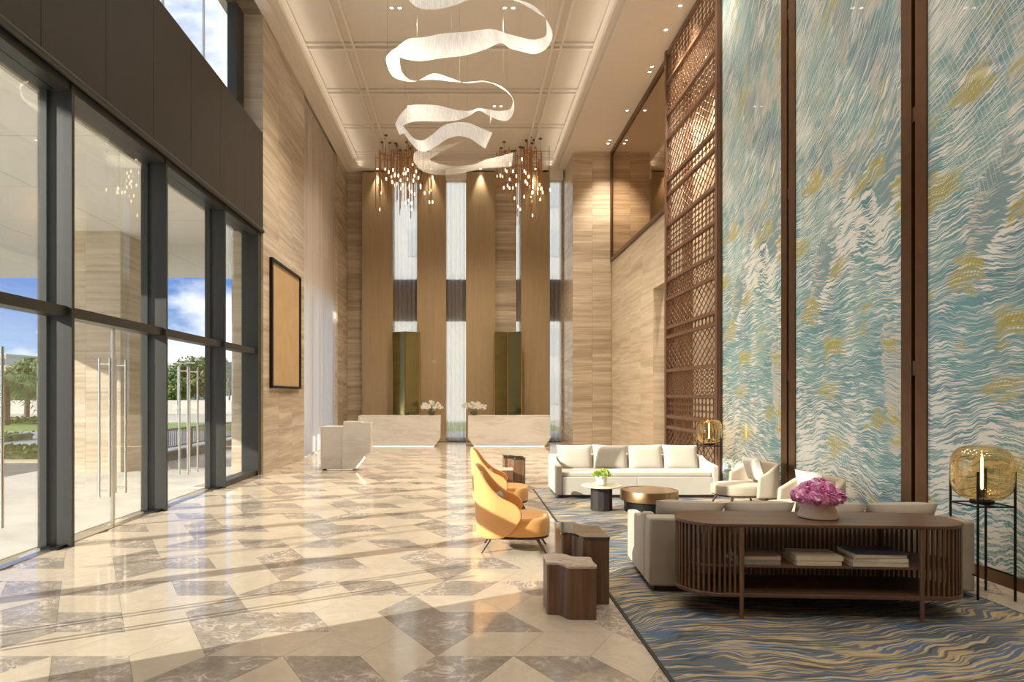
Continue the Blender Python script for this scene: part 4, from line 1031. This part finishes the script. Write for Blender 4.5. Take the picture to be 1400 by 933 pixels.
def palm(label, loc, h, fr, L, seed):
    t = thing('palm_tree', label, 'tree', loc, 0, 'palm trees across the road'); rr = random.Random(seed)
    b = MB(); b.tube([(0, 0, 0), (.05, 0, h*.5), (0, 0, h)], .20, 10, .15); b.build('trunk', BARK, t)
    for k in range(fr):
        a = k*2.4; el = rr.uniform(-.25, 1.15); b = MB(); pts = []
        for i in range(8):
            s = i/7; r = L*s*math.cos(el*(1-s*.5)); z = h+L*(math.sin(el)*s-.75*s*s); pts.append(Vector((math.cos(a)*r, math.sin(a)*r, z)))
        for i in range(7):
            d = (pts[i+1]-pts[i]).normalized(); sd = d.cross(Vector((0, 0, 1))).normalized(); wd = L*.28*math.sin(math.pi*(i+.6)/7.8)
            for sg in (-1, 1):
                for j in (0, .5):
                    p = pts[i].lerp(pts[i+1], j); b.add([p, p+d*L*.05, p+sd*sg*wd+d*L*.10-Vector((0, 0, wd*.5))], [(0, 1, 2)])
        b.build('frond', LEAF3 if k % 3 == 0 else LEAF, t, smooth=False)
palm('taller palm with drooping fronds at the left picture edge', (-26.2, 37.5, .06), 2.5, 22, 2.1, 4)
palm('slim palm with bare brown trunk beyond the hedge', (-32.7, 49, .04), 2.5, 20, 1.7, 9)
def tree(label, loc, h, rad, seed, mat):
    t = thing('leafy_tree', label, 'tree', loc, 0, 'trees beyond the road'); rr = random.Random(seed)
    b = MB(); b.tube([(0, 0, 0), (.1, 0, h*.45), (0, .1, h*.75)], .16, 8, .07)
    for k in range(4): a = k*1.7; b.tube([(0, 0, h*.45), (math.cos(a)*rad*.5, math.sin(a)*rad*.5, h*.75)], .07, 6, .03)
    b.build('trunk', BARK, t)
    b = MB()
    for k in range(9): leafblob(b, (rr.uniform(-.55, .55)*rad, rr.uniform(-.5, .5)*rad, h*.68+rr.uniform(-.28, .28)*h), rad*rr.uniform(.42, .6), 330, .14, rr, .8)
    b.build('crown', mat, t, smooth=False)
for (px, y, h, rad, m_), lab in zip(((52, 66, 5.4, 2.4, LEAF), (22, 74, 4.8, 2.4, LEAF3), (3, 80, 4.3, 2.2, LEAF), (270, 66, 5.4, 2.5, LEAF3), (246, 70, 4.3, 2.3, LEAF), (290, 75, 5.9, 2.4, LEAF), (313, 82, 5.7, 2.2, LEAF3), (228, 86, 4.2, 2.2, LEAF3), (300, 92, 5.6, 2.4, LEAF)),
        ('dense tree beside the pale tower, seen through the leftmost door', 'tree right behind the slim palm', 'tree behind the taller palm at the left edge', 'largest tree behind the right pull handles of the far double door',
         'tree behind the left pull handle of the far double door', 'tree hidden partly by the third fin of the storefront', 'tree seen through the last narrow storefront window', 'tree beside the white house, by the second fin', 'tree in the back between two other crowns')):
    tree(lab, ((px-637)/900*y, y, .035), h, rad, int(px), m_)
WHITEW = plain('white render', (.62,.60,.56), .8); OCHREW = plain('ochre render', (.56,.42,.26), .8); WINP = plain('far window', (.12,.15,.18), .2)
def building(label, px0, px1, y, ztop, mat, nx, nz, dep=8):
    x0, x1 = (px0-637)/900*y, (px1-637)/900*y; t = thing('building', label, 'building', ((x0+x1)/2, y, .03), 0, 'buildings across the road'); hw = (x1-x0)/2
    MB().box(-hw, hw, 0, dep, 0, ztop).build('walls', mat, t, smooth=False); MB().box(-hw-.2, hw+.2, -.2, dep+.2, ztop, ztop+.35).build('roof', mat, t, smooth=False)
    me = MB().box(-.32*2*hw/nx, .32*2*hw/nx, -.06, -.003, -.28*ztop/nz, .28*ztop/nz).mesh('window', WINP, False)
    for i in range(nx):
        for j in range(nz): inst(me, 'window', t, (-hw+(i+.5)*2*hw/nx, 0, (j+.5)*ztop/nz))
building('ochre building behind the palms', 12, 42, 105, 6.2, OCHREW, 5, 3)
building('tall pale tower against the sky beside the first fin', 52, 75, 130, 14.0, WHITEW, 4, 12)
building('white house with dark windows behind the far double door', 224, 254, 95, 6.0, WHITEW, 4, 3)
building('white rooftop building at the far left edge', -14, 8, 120, 9.0, WHITEW, 4, 4)
bw = 15.0  # sunlit block added beyond the back windows to whiten the curtains
t = thing('building', 'pale long building added to brighten the sheer curtains behind the reception desks', 'building', (0.5, 44, .05), 0, 'buildings across the road')
PALE = plain('added pale facade', (.74,.71,.66), .8)
MB().box(-bw, bw-3, 0, 8, 0, 17).build('walls', PALE, t, smooth=False); MB().box(-bw-.2, bw-2.8, -.2, 8.2, 17, 17.4).build('roof', PALE, t, smooth=False)
me = MB().box(-.7, .7, -.06, -.003, -.9, .9).mesh('window', plain('hazy window', (.60,.60,.59), .4), False)
for i in range(6):
    for j in range(5): inst(me, 'window', t, (-bw+2.5+i*4.4, 0, 2.0+j*3.3))
def lamp_post(label, px, y, h):
    t = thing('street_lamp', label, 'street lamp', ((px-637)/900*y, y, .04), 0, 'street lamps outside'); b = MB(); b.tube([(0, 0, 0), (0, 0, h)], .06, 8, .04); b.build('pole', STEEL, t)
    b = MB(); b.tube([(0, 0, h), (.35, 0, h+.25), (.9, 0, h+.3)], .035, 6); b.build('arm', STEEL, t); MB().box(.8, 1.3, -.09, .09, h+.24, h+.31).build('lamp_head', STEEL, t)
lamp_post('street lamp on a thin pole near the pale tower', 51.5, 46, 4.0)
lamp_post('street lamp by the road behind the far double door', 243, 50, 3.9)
t = thing('billboard', 'small dark green billboard raised above the trees', 'billboard', ((39-637)/900*92, 92, .03)); MB().box(-.55, .55, -.1, .1, 4.7, 6.0).build('board', plain('green board', (.02,.09,.05), .5), t, smooth=False); MB().box(-.08, .08, 0, .15, 0, 4.7).build('pole', STEEL, t, smooth=False)
# stone pier outside the second door, canopy over the forecourt
pi = wall('pillar_outside', [(-9.45, -7.89, 15.02, 17.0, 0, 5.5)], TRAVP)
slabs(pi, 'y', 15.0, -9.47, -7.87, 0, 5.5, .8, .92, TRAVP, -1); slabs(pi, 'x', -7.87, 15.0, 17.0, 0, 5.5, 1.0, .92, TRAVP, 1)
SOFF = plain('canopy soffit', (.86,.84,.78), .5, var=.02)
ca = struct('ceiling_canopy')
MB().box(-15.2, -5.22, 7.2, 21.1, 5.53, 5.9).build('deck', SOFF, ca, smooth=False)
me = MB().box(-1.215, 1.215, -1.14, 1.14, -.03, 0).mesh('soffit_panel', SOFF, False)
for i in range(4):
    for j in range(6): inst(me, 'soffit_panel', ca, (-13.9+i*2.45, 8.35+j*2.3, 5.53))
# railing on a kerb along the terrace
t = thing('railing', 'black metal railing on a dark kerb along the terrace outside', 'railing', (-8.0, 0, 0))
y0, y1 = 17.3, 24.6
MB().box(-.12, .12, y0, y1, 0, .24).build('kerb', plain('dark kerb', (.035,.035,.035), .6), t, smooth=False)
MB().box(-.03, .03, y0, y1, .80, .85).build('top_rail', BLACK, t, smooth=False); MB().box(-.02, .02, y0, y1, .34, .37).build('bottom_rail', BLACK, t, smooth=False)
me = MB().box(-.009, .009, -.009, .009, .37, .80).mesh('baluster', BLACK, False)
n = int((y1-y0)/.12)
for k in range(n): inst(me, 'baluster', t, (0, y0+.06+k*.12, 0))
me = MB().box(-.03, .03, -.03, .03, .24, .85).mesh('rail_post', BLACK, False)
for k in range(5): inst(me, 'rail_post', t, (0, y0+.03+k*(y1-y0-.06)/4, 0))
